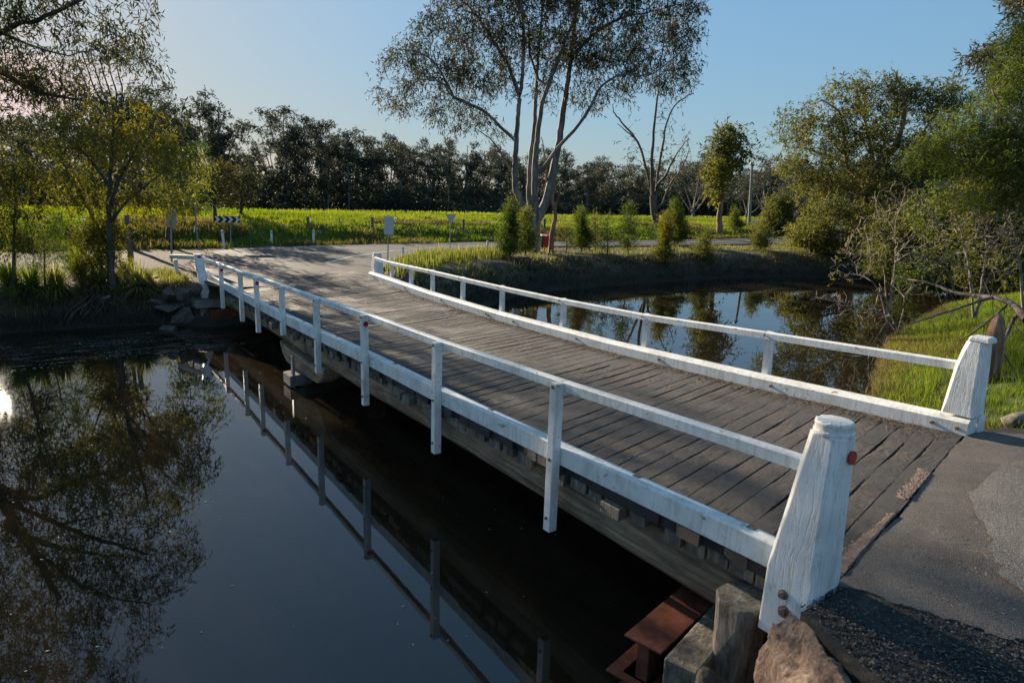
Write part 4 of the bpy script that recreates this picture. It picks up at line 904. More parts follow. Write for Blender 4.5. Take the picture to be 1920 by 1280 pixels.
# 6b darker crown above it, further back
b6b = Vector((33, 11.5, 1)); b6b.z = tz(33, 8)
hang('tall_gum_tree', 'tall dark crowned gum entering the frame at the upper right', Vector((32.5, 8.0, tz(32.5, 8))), 33, [([(1985, 420), (1975, 250), (1960, 120), (1950, 20)], .3, .1), ([(1970, 200), (1920, 160), (1870, 130)], .1, .03, 1), ([(1960, 120), (1900, 90), (1850, 110)], .1, .03, -1)],
     [(1880, 85, 40, 12, 1.4), (1850, 110, 36, 12, 1.2), (1900, 125, 40, 16, 1.5), (1915, 60, 22, 12, 1.2), (1880, 145, 30, 12, 1.2), (1950, 60, 50, 40, 2), (1960, 150, 50, 40, 2), (1870, 175, 22, 8, .8), (1915, 200, 40, 20, 1.5), (1960, -60, 60, 50, 2.5)], 700, M['pink'], M['leaf_gum'], 62,
     step=.35, infl=2, kill=.42, iters=60, r_tip=.008, leaf=(9, .15, .2, .05, .3), lthr=.016)
# 7 thicket of bare shrubs on the right bank
def bare(name, label, px, py, blobs, r0, seed, n_=240, ml=None, D=None, **k):
    b = P(px, py, D); b.z = max(-.1, tz(b.x, b.y)-.05)
    sts = []; rg = random.Random(seed)
    for q in blobs[:4]: sts.append(([b, P(px*.65+q[0]*.35+rg.uniform(-6, 6), py*.6+q[1]*.4, D), P(px*.2+q[0]*.8, py*.2+q[1]*.8, D+rg.uniform(-.8, .8))], r0, r0*.3))
    return make_tree(name, label, 'shrub', b, sts, blobs_px(blobs, D, n_, seed), M['twig'], ml, step=k.get('step', .22), infl=1.4, kill=.2, iters=80, seed=seed, jit=.45, trop=(0,0,.12), r_tip=.0075, leaf=k.get('leaf', (2, .12, .09, .03, .2)), lthr=.008, ldens=k.get('ldens', .3), group='bare shrubs along the right bank')
bare('bare_shrub', 'grey leafless shrub with twin pinkish stems at the water edge on the right', 1672, 565, [(1640, 450, 45, 50, 1.2), (1700, 430, 45, 60, 1.2), (1680, 380, 40, 40, 1.2), (1600, 500, 45, 30, 1.0), (1740, 470, 30, 40, 1)], .034, 71, 950, M['leaf_olive'], 26)
bare('bare_shrub', 'tangled bare shrub between the twin-stemmed shrub and the right edge', 1835, 560, [(1800, 440, 50, 55, 1.4), (1850, 400, 50, 60, 1.4), (1880, 470, 40, 50, 1.2), (1770, 380, 40, 40, 1.2)], .036, 72, 950, M['leaf_olive'], 24.5)
bare('bare_shrub', 'tall bare shrub touching the right edge above the grass', 1925, 575, [(1900, 400, 50, 70, 1.3), (1880, 340, 50, 40, 1.3), (1950, 420, 30, 60, 1.2)], .036, 73, 900, M['leaf_olive'], 23)
bare('bare_shrub', 'low spray of thin grey twigs hanging over the water', 1690, 585, [(1600, 580, 50, 16, 1.2), (1560, 560, 40, 14, 1), (1640, 600, 40, 12, 1), (1690, 540, 40, 20, 1)], .018, 74, 600, None, 24)
# green infill shrubs along right bank behind
for i, (px, py, bl_, D, lb) in enumerate([
    (1700, 500, [(1700, 500, 46, 26, 1.5), (1660, 500, 40, 18, 1.3), (1690, 440, 46, 36, 1.5), (1740, 460, 40, 34, 1.4), (1660, 470, 30, 20, 1.2)], 38, 'dense olive shrub overhanging the creek right of the spreading tree'),
    (1790, 500, [(1790, 505, 60, 30, 2), (1740, 510, 50, 24, 1.5), (1780, 400, 60, 50, 2), (1830, 430, 50, 44, 2), (1800, 470, 60, 30, 2)], 36, 'big leafy shrub behind the tangled bare shrub'),
    (1890, 490, [(1890, 500, 60, 36, 2), (1850, 510, 50, 24, 1.5), (1880, 420, 60, 60, 2), (1930, 380, 50, 60, 2), (1860, 350, 50, 40, 2)], 34, 'tall leafy shrub at the right edge behind the bare shrubs'),
    (1470, 465, [(1460, 400, 26, 36, 1.4), (1480, 430, 30, 20, 1.2), (1440, 430, 24, 20, 1)], 60, 'dark rounded shrub between the utility pole and the spreading tree'),
    (1520, 470, [(1520, 440, 36, 24, 1.5), (1550, 455, 34, 14, 1.2)], 42, 'low shrub under the left side of the spreading tree'),
    (1820, 330, [(1760, 330, 60, 40, 3), (1840, 330, 60, 50, 3), (1900, 300, 60, 60, 3), (1700, 340, 40, 30, 2)], 46, 'pale green tree showing behind the feathery tree')]):
    base = P(px, py, D); base.z = tz(base.x, base.y)-.1
    hang('leafy_shrub' if i != 5 else 'background_tree', lb, base, D, [([(px, (py+bl_[0][1])/2), (bl_[0][0], bl_[0][1])], .09, .03)], bl_, 520, M['twig'], M['leaf_olive'] if i not in (5, 1) else M['leaf_green'], 80+i, step=.3, infl=1.8, kill=.34, iters=50, r_tip=.006, leaf=(9, .17, .19, .06, .2), lthr=.013)
    bpy.data.objects[-1] if False else None
# dead fallen limb and stump on the grassy mound
fb = [P(1925, 600, 16.5), P(1890, 565, 17.5), P(1840, 555, 18.5), P(1790, 548, 19.5), P(1740, 530, 20.5), P(1690, 522, 21.5)]
m_sts = [(fb, .075, .02), ([P(1890, 570, 17.5), P(1850, 605, 16.5), P(1800, 640, 15.8)], .03, .01), ([P(1860, 557, 18), P(1760, 590, 17), P(1680, 615, 16.5)], .035, .01), ([P(1790, 548, 19.5), P(1770, 500, 19.5), P(1700, 470, 19.5)], .03, .01), ([P(1900, 600, 17), P(1880, 650, 16), P(1900, 690, 15.5)], .04, .012)]
att = blobs_px([(1850, 610, 70, 26, .9), (1760, 600, 60, 16, .8), (1900, 640, 30, 30, .7), (1740, 490, 50, 26, .8), (1830, 500, 40, 30, .8)], 17.5, 520, 33)
t = make_tree('fallen_branch', 'dead fallen limb with grey forked twigs sprawling over the grassy mound', 'branch', fb[0], m_sts, att, M['bare_bark'], None, step=.14, infl=1.2, kill=.16, iters=70, seed=33, jit=.4, r_tip=.004)
sb = G(1852, 715); 
m_ = MB(); sd0 = math.hypot(sb.x, sb.y); q = [P(1850, 722, sd0), P(1857, 690, sd0), P(1864, 655, sd0), P(1868, 625, sd0), P(1872, 600, sd0), P(1874, 588, sd0)]
m_.tube(q, [.19, .17, .16, .15, .10, .03], 14, 1, .16); o = m_.build('tree_stump', M['redbark'], None, 0, True, origin=q[0]); tag(o, 'broken reddish trunk stub standing in the grass behind the near right post', 'stump')
m_ = MB(); a = G(1880, 806); b = G(1925, 800); m_.tube([a+Vector((0,0,.09)), a.lerp(b, .5)+Vector((0,0,.12)), b+Vector((.3,0,.1))], [.13, .14, .13], 10, .8, .1)
tag(m_.build('fallen_log', M['endgrain'], None, 0, True, origin=a), 'grey sawn log lying in the grass at the right edge', 'log')

# 8 left bank trees
b8 = G(212, 545); D8 = math.hypot(b8.x, b8.y)
bl = [(110, 230, 46, 40, 1.1), (180, 215, 55, 36, 1.3), (240, 205, 45, 30, 1.2), (290, 240, 44, 36, 1.2), (330, 285, 40, 40, 1.2), (90, 290, 46, 36, 1.2), (150, 300, 55, 45, 1.4), (220, 280, 60, 50, 1.4), (290, 320, 50, 40, 1.3), (200, 360, 60, 30, 1.2), (330, 360, 34, 34, 1), (110, 360, 36, 26, 1), (270, 380, 40, 20, 1.0)]
st = [([(212, 545), (207, 500), (205, 440), (204, 390), (206, 340), (210, 280), (212, 220)], .11, .03, 0), ([(205, 420), (235, 380), (270, 350), (310, 320)], .05, .015, -.8), ([(204, 395), (228, 330), (260, 270), (285, 230)], .05, .015, .6), ([(206, 350), (170, 300), (130, 260)], .05, .015, .5)]
simple_tree('leaning_tree', 'golden-leaved young tree with a grey trunk on the left bank above the roots', 212, 545, bl, M['bark'], M['leaf_gold'], .1, 41, 1800, .2, (5, .12, .13, .030, .9), .010, stems=st, infl=1.2, kill=.28, r_tip=.004, ldens=.6, iters=90)
bl = [(150, 240, 60, 40, 1.2), (220, 240, 55, 40, 1.2), (190, 320, 70, 50, 1.4), (120, 310, 40, 40, 1), (270, 290, 50, 50, 1.2), (330, 320, 40, 50, 1.2), (370, 300, 20, 30, .8)]
st = [([(176, 470), (173, 420), (170, 360), (175, 290), (185, 220)], .10, .03, 0), ([(172, 400), (140, 340), (110, 290)], .05, .015, -.8), ([(172, 380), (230, 320), (290, 280)], .05, .015, .6)]
bq = G(182, 500); simple_tree('young_tree', 'second young tree close behind the golden-leaved one on the left', 182, 500, bl, M['bark'], M['leaf_olive'], .1, 42, 800, .25, (5, .14, .15, .04, .9), .012, stems=st, infl=1.4, kill=.34, r_tip=.005, ldens=.6)
bl = [(330, 280, 34, 34, 1.2), (350, 330, 40, 36, 1.4), (310, 350, 34, 30, 1.2), (370, 270, 22, 16, .8), (340, 385, 44, 14, 1.2)]
simple_tree('bushy_tree', 'bushy dark-trunked tree behind the tall sign on the left', 316, 466, bl, M['bark'], M['leaf_conifer'], .14, 43, 520, .28, (9, .15, .14, .035, .3), .012, infl=1.6, kill=.36, D=33, r_tip=.006, base=Vector((P(316, 466, 33).x, P(316, 466, 33).y, tz(P(316, 466, 33).x, P(316, 466, 33).y))))
simple_tree('yellow_tree', 'small yellow-leaved tree at the left edge of the bank', 26, 545, [(20, 310, 40, 34, .9), (40, 350, 40, 30, .9), (10, 380, 36, 30, .9), (50, 400, 26, 18, .7), (15, 440, 40, 30, .8)], M['bark'], M['leaf_gold'], .06, 44, 420, .18, (6, .10, .12, .035, .8), .009, infl=1.1, kill=.25, r_tip=.0035, ldens=.8)
simple_tree('sapling', 'grey-green feathery sapling next to the yellow-leaved tree', 84, 545, [(75, 440, 36, 26, .7), (95, 470, 36, 22, .7), (60, 480, 26, 18, .6), (100, 420, 20, 20, .5)], M['bark'], M['leaf_conifer'], .035, 45, 300, .14, (10, .06, .09, .012, .1), .008, infl=.9, kill=.19, r_tip=.003)
for i, (px, D_, bl, lb) in enumerate([(402, 39, [(395, 330, 30, 26, 1.6), (420, 318, 24, 22, 1.4), (405, 352, 34, 20, 1.5), (378, 345, 20, 20, 1.2)], 'scrubby dark tree behind the fence above the arrow board'),
                         (452, 41, [(450, 345, 26, 22, 1.5), (470, 338, 20, 18, 1.3), (440, 368, 26, 16, 1.3)], 'lower scrubby tree right of the one above the arrow board')]):
    p_ = P(px, 400, D_); p_.z = tz(p_.x, p_.y); simple_tree('scrub_tree', lb, px, 400, bl, M['bark'], M['leaf_big'], .12, 48+i, 420, .28, (7, .17, .16, .045, .3), .013, infl=1.6, kill=.36, D=D_, r_tip=.006, base=p_)
# 11 tall tree with upright bare twigs at the upper left
bl = [(200, 110, 46, 16, 1.5), (250, 100, 34, 14, 1.2), (150, 130, 36, 20, 1.2), (280, 120, 14, 12, .7), (280, 165, 14, 10, .6), (130, 165, 24, 12, .8), (210, 80, 40, 14, 1.2)]
st = [([(215, 470), (214, 350), (212, 250), (214, 190)], .16, .06, 0)]+[([(214, 215+i*3), (200+i*12-30, 175), (195+i*14-45, 130), (190+i*17-55, 95)], .05, .015, (-1)**i*1.0) for i in range(6)]
p11 = P(215, 470, 36); simple_tree('tall_thin_tree', 'tall tree with upright thin bare stems rising above the golden trees', 215, 470, bl, M['bark'], M['leaf_big'], .15, 46, 520, .28, (5, .17, .16, .04, .7), .012, stems=st, infl=1.6, kill=.4, D=36, base=Vector((p11.x, p11.y, tz(p11.x, p11.y))), r_tip=.005)
# 12 the big gum whose crown hangs over the top left; its trunk stands just outside the frame
D12 = 29.0; base12 = Vector((-5.6, 28.4, 1.05))
def R_(x, y, D):   # a point seen mirrored in the creek at pixel (x, y), at distance D
    d = ray(x, y); k = D/math.hypot(d.x, d.y); return Vector((d.x*k, d.y*k, -(CAM_H+d.z*k)))
st = [([base12, Vector((-5.2, 28.3, 4)), R_(-60, 860, D12), R_(10, 950, D12), R_(60, 1030, D12), R_(110, 1120, D12)], .40, .10),
      ([R_(-30, 900, D12), R_(60, 935, D12-1), R_(140, 900, D12-2), R_(230, 880, D12-2.5)], .16, .03),
      ([R_(5, 985, D12), R_(90, 1020, D12+1), R_(180, 1038, D12+1), R_(260, 1046, D12+1.5)], .15, .03),
      ([Vector((-5.2, 28.3, 5)), R_(-80, 1000, D12+1), R_(-60, 1150, D12+1), R_(-20, 1300, D12+1)], .25, .08),
      ([Vector((-5.2, 28.3, 4.5)), P(0, 62, D12-2), P(60, 42, D12-3), P(110, 20, D12-3), P(170, -10, D12-3)], .14, .05),
      ([P(0, 62, D12-2), P(70, 90, D12-3), P(130, 105, D12-3.5)], .05, .02), ([R_(60, 1030, D12), R_(180, 1110, D12-1), R_(280, 1130, D12-1)], .09, .02)]
def blobs_R(bl, n_, seed):
    rg = np.random.default_rng(seed); out = []; tot = sum(b[2]*b[3]*b[4] for b in bl)
    for b in bl:
        Dd = D12+(b[5] if len(b) > 5 else 0); c = np.array(R_(b[0], b[1], Dd)); vw = np.array([c[0], c[1], 0]); vw /= np.linalg.norm(vw); hx = np.array([vw[1], -vw[0], 0]); sc = Dd*1.05/FPX
        m = max(8, int(n_*b[2]*b[3]*b[4]/tot)); q = rg.normal(0, 1, (m, 3)); q /= np.linalg.norm(q, axis=1)[:, None]; q *= rg.uniform(.2, 1, (m, 1))**(1/2.4)
        out.append(c+q[:, :1]*hx*b[2]*sc+q[:, 2:]*np.array([0, 0, 1])*b[3]*sc+q[:, 1:2]*vw*b[4])
    return np.vstack(out)
att = blobs_R([(300, 790, 60, 26, 1.6, -2), (250, 860, 70, 34, 1.8, -2), (260, 920, 90, 40, 2.2, -2), (340, 850, 60, 34, 1.8, -2), (200, 880, 60, 40, 2, -1), (120, 900, 50, 40, 2, 1), (40, 1080, 70, 60, 2.5), (140, 1110, 80, 55, 2.6), (260, 1080, 80, 45, 2.4), (330, 1060, 50, 30, 1.8), (230, 1170, 80, 50, 2.4),
               (100, 1220, 90, 60, 2.6), (0, 1200, 90, 70, 3), (170, 1300, 80, 50, 2.4), (40, 1340, 110, 60, 3), (-100, 1100, 90, 110, 3.5), (-110, 1300, 90, 90, 3.5), (-60, 960, 50, 40, 2)], 4600, 13)
att2 = blobs_px([(60, -40, 70, 40, 2), (150, -20, 60, 36, 2), (230, -10, 50, 30, 1.8), (250, 40, 34, 26, 1.4), (180, 60, 45, 24, 1.5), (110, 60, 40, 22, 1.5), (40, 75, 40, 24, 1.5), (20, 25, 50, 28, 1.6), (20, 145, 34, 16, 1.0), (60, 125, 34, 12, 1.0), (-40, 100, 40, 60, 2), (190, 100, 34, 14, 1)], D12-3, 900, 14)
make_tree('gum_tree', 'large gum tree whose leafy limbs hang in at the top left corner', 'tree', base12, st, np.vstack([att, att2]), M['bark'], M['leaf_big'], step=.26, infl=1.6, kill=.34, iters=120, seed=12, jit=.35, r_tip=.006, leaf=(5, .17, .19, .042, .9), lthr=.012, ldens=.85)
# thick scrubby tree farther left, seen only mirrored with the sun through it
simple_tree('scrub_tree', 'sparse tree off the left end of the bank, seen mirrored round the sun glint', -60, 470, [(-60, 250, 70, 80, 2), (-120, 200, 60, 80, 2), (0, 220, 50, 60, 1.6), (-90, 340, 70, 60, 2)], M['bark'], M['leaf_big'], .14, 47, 420, .3, (5, .17, .16, .04, .6), .012, infl=1.6, kill=.4, D=27, base=Vector((P(-60, 470, 27).x, P(-60, 470, 27).y, 1.05)), r_tip=.006)

# 13 conifer-like saplings and bushes right of the gum
def bushy(name, label, px, py, top, hw, ml, seed, n_=130, per=10, mb_=None, cone=True, ln=.13, group=None, D=None):
    b = G(px, py); D = math.hypot(b.x, b.y); hpx = py-top; bl_ = []
    for i in range(5):
        f = .22+.72*i/4; bl_.append((px+random.Random(seed+i).uniform(-hw*.15, hw*.15), py-hpx*f, hw*(1.0-.75*(i/4) if cone else .9), hpx*.14, hw*D/FPX))
    st_ = [([b, P(px, py-hpx*.5, D), P(px, top+4, D)], .035, .008)]
    return make_tree(name, label, 'shrub', b, st_, blobs_px(bl_, D, n_, seed), mb_ or M['bark'], ml, step=.16, infl=1.2, kill=.2, iters=40, seed=seed, leaf=(per, .07, ln, ln*.16, -.5), lthr=.02, trop=(0,0,.25), r_tip=.004, group=group)
GB = 'young shrubs along the road verge'
for a in [('conifer_shrub', 'tall feathery green shrub in front of the large gum trunk', 955, 488, 384, 22, M['leaf_conifer'], 101, 300, 12),
          ('conifer_shrub', 'rounded dark green shrub against the right side of the gum base', 985, 480, 400, 20, M['leaf_conifer'], 102, 240, 12),
          ('round_leaf_shrub', 'small pale round-leaved bush left of the dense dark shrub', 1062, 476, 425, 14, M['leaf_olive'], 103, 90, 9),
          ('conifer_shrub', 'dense dark green upright shrub right of the red bin', 1090, 474, 400, 18, M['leaf_conifer'], 104, 240, 14),
          ('sapling', 'thin airy sapling right of the dense dark shrub', 1116, 474, 410, 14, M['leaf_olive'], 105, 110, 8),
          ('sapling', 'small dark sapling on a bare stem by the road verge', 1139, 478, 408, 10, M['leaf_conifer'], 106, 90, 9),
          ('sapling', 'tall airy yellow-green sapling midway along the verge', 1177, 482, 388, 17, M['leaf_green'], 107, 200, 9),
          ('sprawling_shrub', 'bright yellow-green shrub spilling down the dark bank', 1247, 498, 412, 17, M['leaf_gold'], 108, 260, 12),
          ('leafy_shrub', 'dark round shrub behind the bright yellow-green shrub', 1265, 462, 385, 26, M['leaf_conifer'], 109, 260, 12),
          ('conifer_shrub', 'small pyramidal dark shrub left of the utility pole', 1378, 432, 395, 14, M['leaf_conifer'], 110, 120, 12),
          ('leafy_shrub', 'low shrub at the pole foot by the far road', 1425, 470, 428, 18, M['leaf_olive'], 111, 120, 10),
          ('leafy_shrub', 'small shrub on the bank edge between the verge saplings and the pole', 1320, 490, 440, 20, M['leaf_olive'], 112, 130, 9)]:
    bushy(*a[:6], a[6], a[7], a[8], a[9], group=GB, cone=a[0] != 'round_leaf_shrub', ln=.15 if a[0] != 'round_leaf_shrub' else .12)

# ------------------------------------------------------------------ the far tree line
def proto(seed, style):
    """a 20 m eucalypt, origin at the foot"""
    rg = np.random.default_rng(seed); H_ = 20.; stems = []; tops = []
    if style == 'broad':
        stems.append(([(0,0,0), (.2,.1,4), (0,.2,6.5)], .38, .3))
        for i in range(6):
            a = i*1.05+rg.uniform(-.3, .3); rr = rg.uniform(2.0, 5.5); z1 = rg.uniform(12, 19)*(1-.02*rr)
            p = (math.cos(a)*rr, math.sin(a)*rr, z1); stems.append(([(0, .2, 5+rg.uniform(0, 2.5)), (p[0]*.45, p[1]*.45, z1*.62), p], .18, .05)); tops.append(p)
            for _ in range(3): q = (p[0]+rg.uniform(-2.2, 2.2), p[1]+rg.uniform(-2.2, 2.2), p[2]+rg.uniform(-3.0, 1.4)); tops.append(q)
        tops += [(rg.uniform(-1.5, 1.5), rg.uniform(-1.5, 1.5), rg.uniform(17, 19.5)) for _ in range(4)]
        rb, rz_ = 1.25, .65
    else:
        stems.append(([(0,0,0), (.3,.2,7), (-.2,.1,13), (0,0,18)], .26, .08))
        for i in range(9):
            a = rg.uniform(0, 6.28); z1 = rg.uniform(11, 19.5); rr = rg.uniform(.8, 2.4); p = (math.cos(a)*rr, math.sin(a)*rr, z1); tops.append(p)
            stems.append(([(0, 0, z1-rg.uniform(2.5, 4.5)), p], .09, .03))
            tops.append((p[0]+rg.uniform(-1, 1), p[1]+rg.uniform(-1, 1), z1-rg.uniform(0, 2)))
        tops += [(rg.uniform(-1.6, 1.6), rg.uniform(-1.6, 1.6), rg.uniform(3, 12)) for _ in range(9)]
        rb, rz_ = 1.05, .6
    att = []
    for t in tops:
        q = rg.normal(0, 1, (16, 3)); q /= np.linalg.norm(q, axis=1)[:, None]; q[:, 2] = np.abs(q[:, 2])*.9-.1; att.append(np.array(t)+q*np.array([rb, rb, rz_*.75])*rg.uniform(.6, 1.1))
    pos, par, r_, ch, order = grow(stems, np.vstack(att), .7, 4, .6, 40, seed, .25, (0,0,.05), .03)
    V_, F_ = tubes(pos, par, r_, ch, order, 6); m = r_ < .055; c = pos[m]; rg2 = np.random.default_rng(seed)
    L_ = sprays(c, 5 if style == 'slim' else 4, .26, .55, .30, .15, .0, seed)
    root = empty('eucalyptus_tree', (0,0,0), 'x', 'tree'); np_mesh('trunk', V_, F_, M['gum'], root, (0,0,0), smooth=True)
    np_mesh('crown', L_[0], L_[1], M['leaf_dark'], root, (0,0,0), attrs={'tint': L_[2]}); return root
protos = {'broad': [proto(201+i, 'broad') for i in range(3)], 'slim': [proto(301+i, 'slim') for i in range(4)]}
used = set()
def place(kind, i, loc, s, rz_, label, group, sx=1.):
    src = protos[kind][i % len(protos[kind])]
    if src.name not in used: r_ = src; used.add(src.name)
    else:
        r_ = src.copy(); col.objects.link(r_)
        for c_ in src.children: d = c_.copy(); col.objects.link(d); d.parent = r_
    r_.location = loc; r_.rotation_euler = (0, 0, rz_); s *= 1.065; r_.scale = (s*sx, s*sx, s); r_['label'] = label; r_['category'] = 'tree'; r_['group'] = group; return r_
prof_x = [-400, -200, 0, 80, 130, 200, 260, 310, 350, 410, 465, 500, 540, 580, 600, 640, 700, 760, 830, 900, 960, 1020, 1100, 1200, 1290, 1400, 1520, 1700, 1920, 2300]
prof_y = [180, 190, 215, 205, 190, 200, 185, 165, 200, 180, 240, 220, 205, 240, 240, 236, 260, 258, 268, 278, 285, 290, 298, 300, 298, 300, 300, 290, 280, 280]
random.seed(77); GT = 'eucalypts of the tree line beyond the field'
hero = [(312, 172, 112, 'broad', 0, 'tall broad tree crown rising left of the row, above the bushy tree'), (405, 180, 118, 'broad', 1, 'broad-crowned eucalypt left of the gap in the tree line'),
        (540, 202, 120, 'broad', 2, 'broad fan-shaped eucalypt standing out just right of the gap in the tree line'), (612, 238, 125, 'broad', 0, 'narrower crowned eucalypt next right of the fan-shaped one')]
for px, top, D, kd, i, lb in hero:
    p = P(px, 400, D); z0 = tz(p.x, p.y); h = P(px, top, D).z-z0; place(kd, i, (p.x, p.y, z0-.2), h/20., random.uniform(0, 6), lb, GT, 1.1)
for px in range(430, 1500, 47):
    px += random.randint(-16, 16); Dd = random.uniform(112, 124); p = P(px, 400, Dd); z0 = tz(p.x, p.y); top = np.interp(px, prof_x, prof_y)+random.uniform(-14, 10)
    if not 440 < px < 500: place('slim', random.randrange(9), (p.x, p.y, z0-.2), (P(px, top, Dd).z-z0)/20., random.uniform(0, 6), 'tall eucalypt standing clear in front of the tree line with its trunk showing', 'tall eucalypts before the tree line', random.uniform(.9, 1.2))
row = 0
for D, dx, lab_, off in ((130, 26, 'slender dark eucalypt in the front row of the tree line', 0), (150, 30, 'slender dark eucalypt in the back row of the tree line', 6)):
    px = -330
    while px < 2250:
        sky_gap = 445 < px < 500 or 575 < px < 595
        top = np.interp(px, prof_x, prof_y)+random.uniform(-12, 22)+off+(22 if sky_gap else 0)+(20 if px < 600 else 0)
        Dd = D*random.uniform(.93, 1.08); p = P(px, 400, Dd); z0 = tz(p.x, p.y); h = P(px, top, Dd).z-z0
        kd = 'slim' if random.random() < (.8 if px > 600 else .35) else 'broad'
        place(kd, random.randrange(9), (p.x, p.y, z0-.2), h/20., random.uniform(0, 6.28), lab_, GT, random.uniform(.8, 1.1)*(1.25 if px > 600 else 1.0))
        px += dx*random.uniform(.7, 1.3)*(1.0 if px > 600 else 1.5)
# understorey of the wood: one mass nobody could count
rg = np.random.default_rng(9); n_ = 36000
ang = rg.uniform(-62, 78, n_); az = np.radians(ang); DD = rg.uniform(112, 165, n_)
X_ = np.sin(az)*DD; Y_ = np.cos(az)*DD; keep = Y_ > 20; X_, Y_ = X_[keep], Y_[keep]
hmax = 5.0+3.0*vnoise(X_, Y_, .13, 2)+2.2*vnoise(X_, Y_, .4, 7)+1.5*vnoise(X_, Y_, .9, 3); Z_ = terrain(X_, Y_)+rg.uniform(0, 1, len(X_))**.8*np.maximum(hmax, 1.5)
L_ = leaves(np.stack([X_, Y_, Z_], 1), 10, .6, .62, .34, .1, 99, np.clip(.35+.4*vnoise(X_, Y_, .3, 1), 0, 1))
o = np_mesh('forest_understorey', L_[0], L_[1], M['leaf_dark'], attrs={'tint': L_[2]}); tag(o, 'dark scrub filling the wood beneath the far eucalypts', 'undergrowth', kind='stuff')
# mid-distance trees right of the pole
for i, (px, top, D, kd) in enumerate([(1300, 300, 80, 'broad'), (1440, 305, 85, 'broad'), (1400, 330, 95, 'broad'), (1490, 330, 75, 'broad'), (1560, 330, 95, 'broad'), (1650, 330, 90, 'broad'), (1740, 310, 85, 'broad'), (1830, 300, 80, 'broad'), (1910, 290, 75, 'broad'), (120, 300, 100, 'broad'), (40, 290, 95, 'broad'), (230, 310, 105, 'broad')]):
    p = P(px, 400, D); z0 = tz(p.x, p.y); h = P(px, top, D).z-z0
    place(kd, i, (p.x, p.y, z0-.6-h*.12), h/20.*1.1, i*1.3, 'mid-sized dark tree standing in front of the right end of the tree line' if px > 1000 else 'mid-sized dark tree in front of the left end of the tree line', 'mid-sized trees before the wood on the '+('right' if px > 1000 else 'left'), 1.5)

# ------------------------------------------------------------------ grass
def blades(pts, h, wd, lean, seed, per=5, sp=.08):
    rg = np.random.default_rng(seed); n_ = len(pts)*per; c = np.repeat(pts, per, 0); c[:, :2] += rg.normal(0, sp, (n_, 2)); hh = np.repeat(h, per)*rg.uniform(.5, 1.25, n_)
    a = rg.uniform(0, 6.28, n_); le = rg.uniform(0, lean, n_)*hh; dx, dy = np.cos(a), np.sin(a); w_ = wd*rg.uniform(.6, 1.3, n_)
    b = rg.uniform(0, 6.28, n_); sx, sy = np.cos(b)*w_/2, np.sin(b)*w_/2; z_ = np.zeros(n_)
    p0 = c+np.stack([sx, sy, z_-.03], 1); p1 = c+np.stack([-sx, -sy, z_-.03], 1)
    m0 = c+np.stack([dx*le*.35-sx*.7, dy*le*.35-sy*.7, hh*.6], 1); m1 = c+np.stack([dx*le*.35+sx*.7, dy*le*.35+sy*.7, hh*.6], 1)
    t = c+np.stack([dx*le, dy*le, hh], 1)
    V_ = np.stack([p0, p1, m0, m1, t], 1).reshape(-1, 3); i0 = np.arange(n_)[:, None]*5
    F4 = i0+np.array([[0, 1, 2, 3]]); F3 = i0+np.array([[3, 2, 4]])
    tint = np.repeat(np.clip(.5+.4*vnoise(pts[:, 0], pts[:, 1], .5, 3)+rg.normal(0, .15, len(pts)), 0, 1), per*5)
    return V_, [F4, F3], tint
def scatter(n_, xr, yr, cond, seed):
    rg = np.random.default_rng(seed); X_ = rg.uniform(*xr, n_); Y_ = rg.uniform(*yr, n_); Z_ = terrain(X_, Y_); m = cond(X_, Y_, Z_); return np.stack([X_[m], Y_[m], Z_[m]], 1)
def grass(name, label, pts, h, wd, lean, m, seed, per=5, sp=.08, cat='grass'):
    V_, F_, t = blades(pts, h, wd, lean, seed, per, sp); o = np_mesh(name, V_, F_, m, attrs={'tint': t}); return tag(o, label, cat, kind='stuff')
a = scatter(30000, (-14, 64), (31.8, 50), lambda X, Y, Z: (Y > 32.0+.5*vnoise(X, Y, 1.1, 2)) & (X < 1.1*Y+10) & (X > -.25*Y-3), 1)
hh = np.maximum(.06, .17+.12*vnoise(a[:, 0], a[:, 1], .6, 1)+.13*(vnoise(a[:, 0], a[:, 1], 2.1, 4) > .25)+.08*vnoise(a[:, 0], a[:, 1], 3.7, 6))*.8
grass('field_grass', 'long bright green grass of the field beyond the road', a, hh, .035, .8, M['grass'], 1, 7, .16)
a2 = scatter(12000, (-14, 60), (31.6, 38.5), lambda X, Y, Z: (vnoise(X, Y, .55, 14)+.5*vnoise(X, Y, 1.9, 15) > .12+.09*(Y-34)) & (X < 1.1*Y+10) & (X > -.25*Y-3), 11)
grass('bank_weeds', 'dark and brownish rank weeds on the slope between the road and the field', a2, .26+.14*vnoise(a2[:, 0], a2[:, 1], 1.9, 15), .04, .7, M['weed'], 11, 7, .14, 'plants')
a = scatter(16000, (-20, 150), (48, 118), lambda X, Y, Z: (X < 1.3*Y+10) & (X > -.3*Y), 2)
grass('field_grass', 'far shaded grass of the field before the wood', a, np.full(len(a), .3), .12, .7, M['grass'], 2, 5, .5)
a = scatter(15000, (8.3, 32), (-1, 13.0), lambda X, Y, Z: (Z > .05) & (Y < 13) & (X > np.interp(Y, [-1, 0, 1.5, 2.3, 2.75, 3.3, 13], [10.5, 10.2, 9.5, 9.0, 8.55, 8.4, 8.4])), 3)
sd_ = river_sd(a[:, 0], a[:, 1]); a[:, 2] += .10*(1-ss(a[:, 0], 8.6, 9.6))*(a[:, 1] < 2.9)
grass('bank_grass', 'lush bright grass on the mound behind the near right post', a, .16+.07*vnoise(a[:, 0], a[:, 1], 1.7, 2)+.06*np.clip(sd_, 0, 1), .011, .9, M['grass_near'], 3, 11, .07)
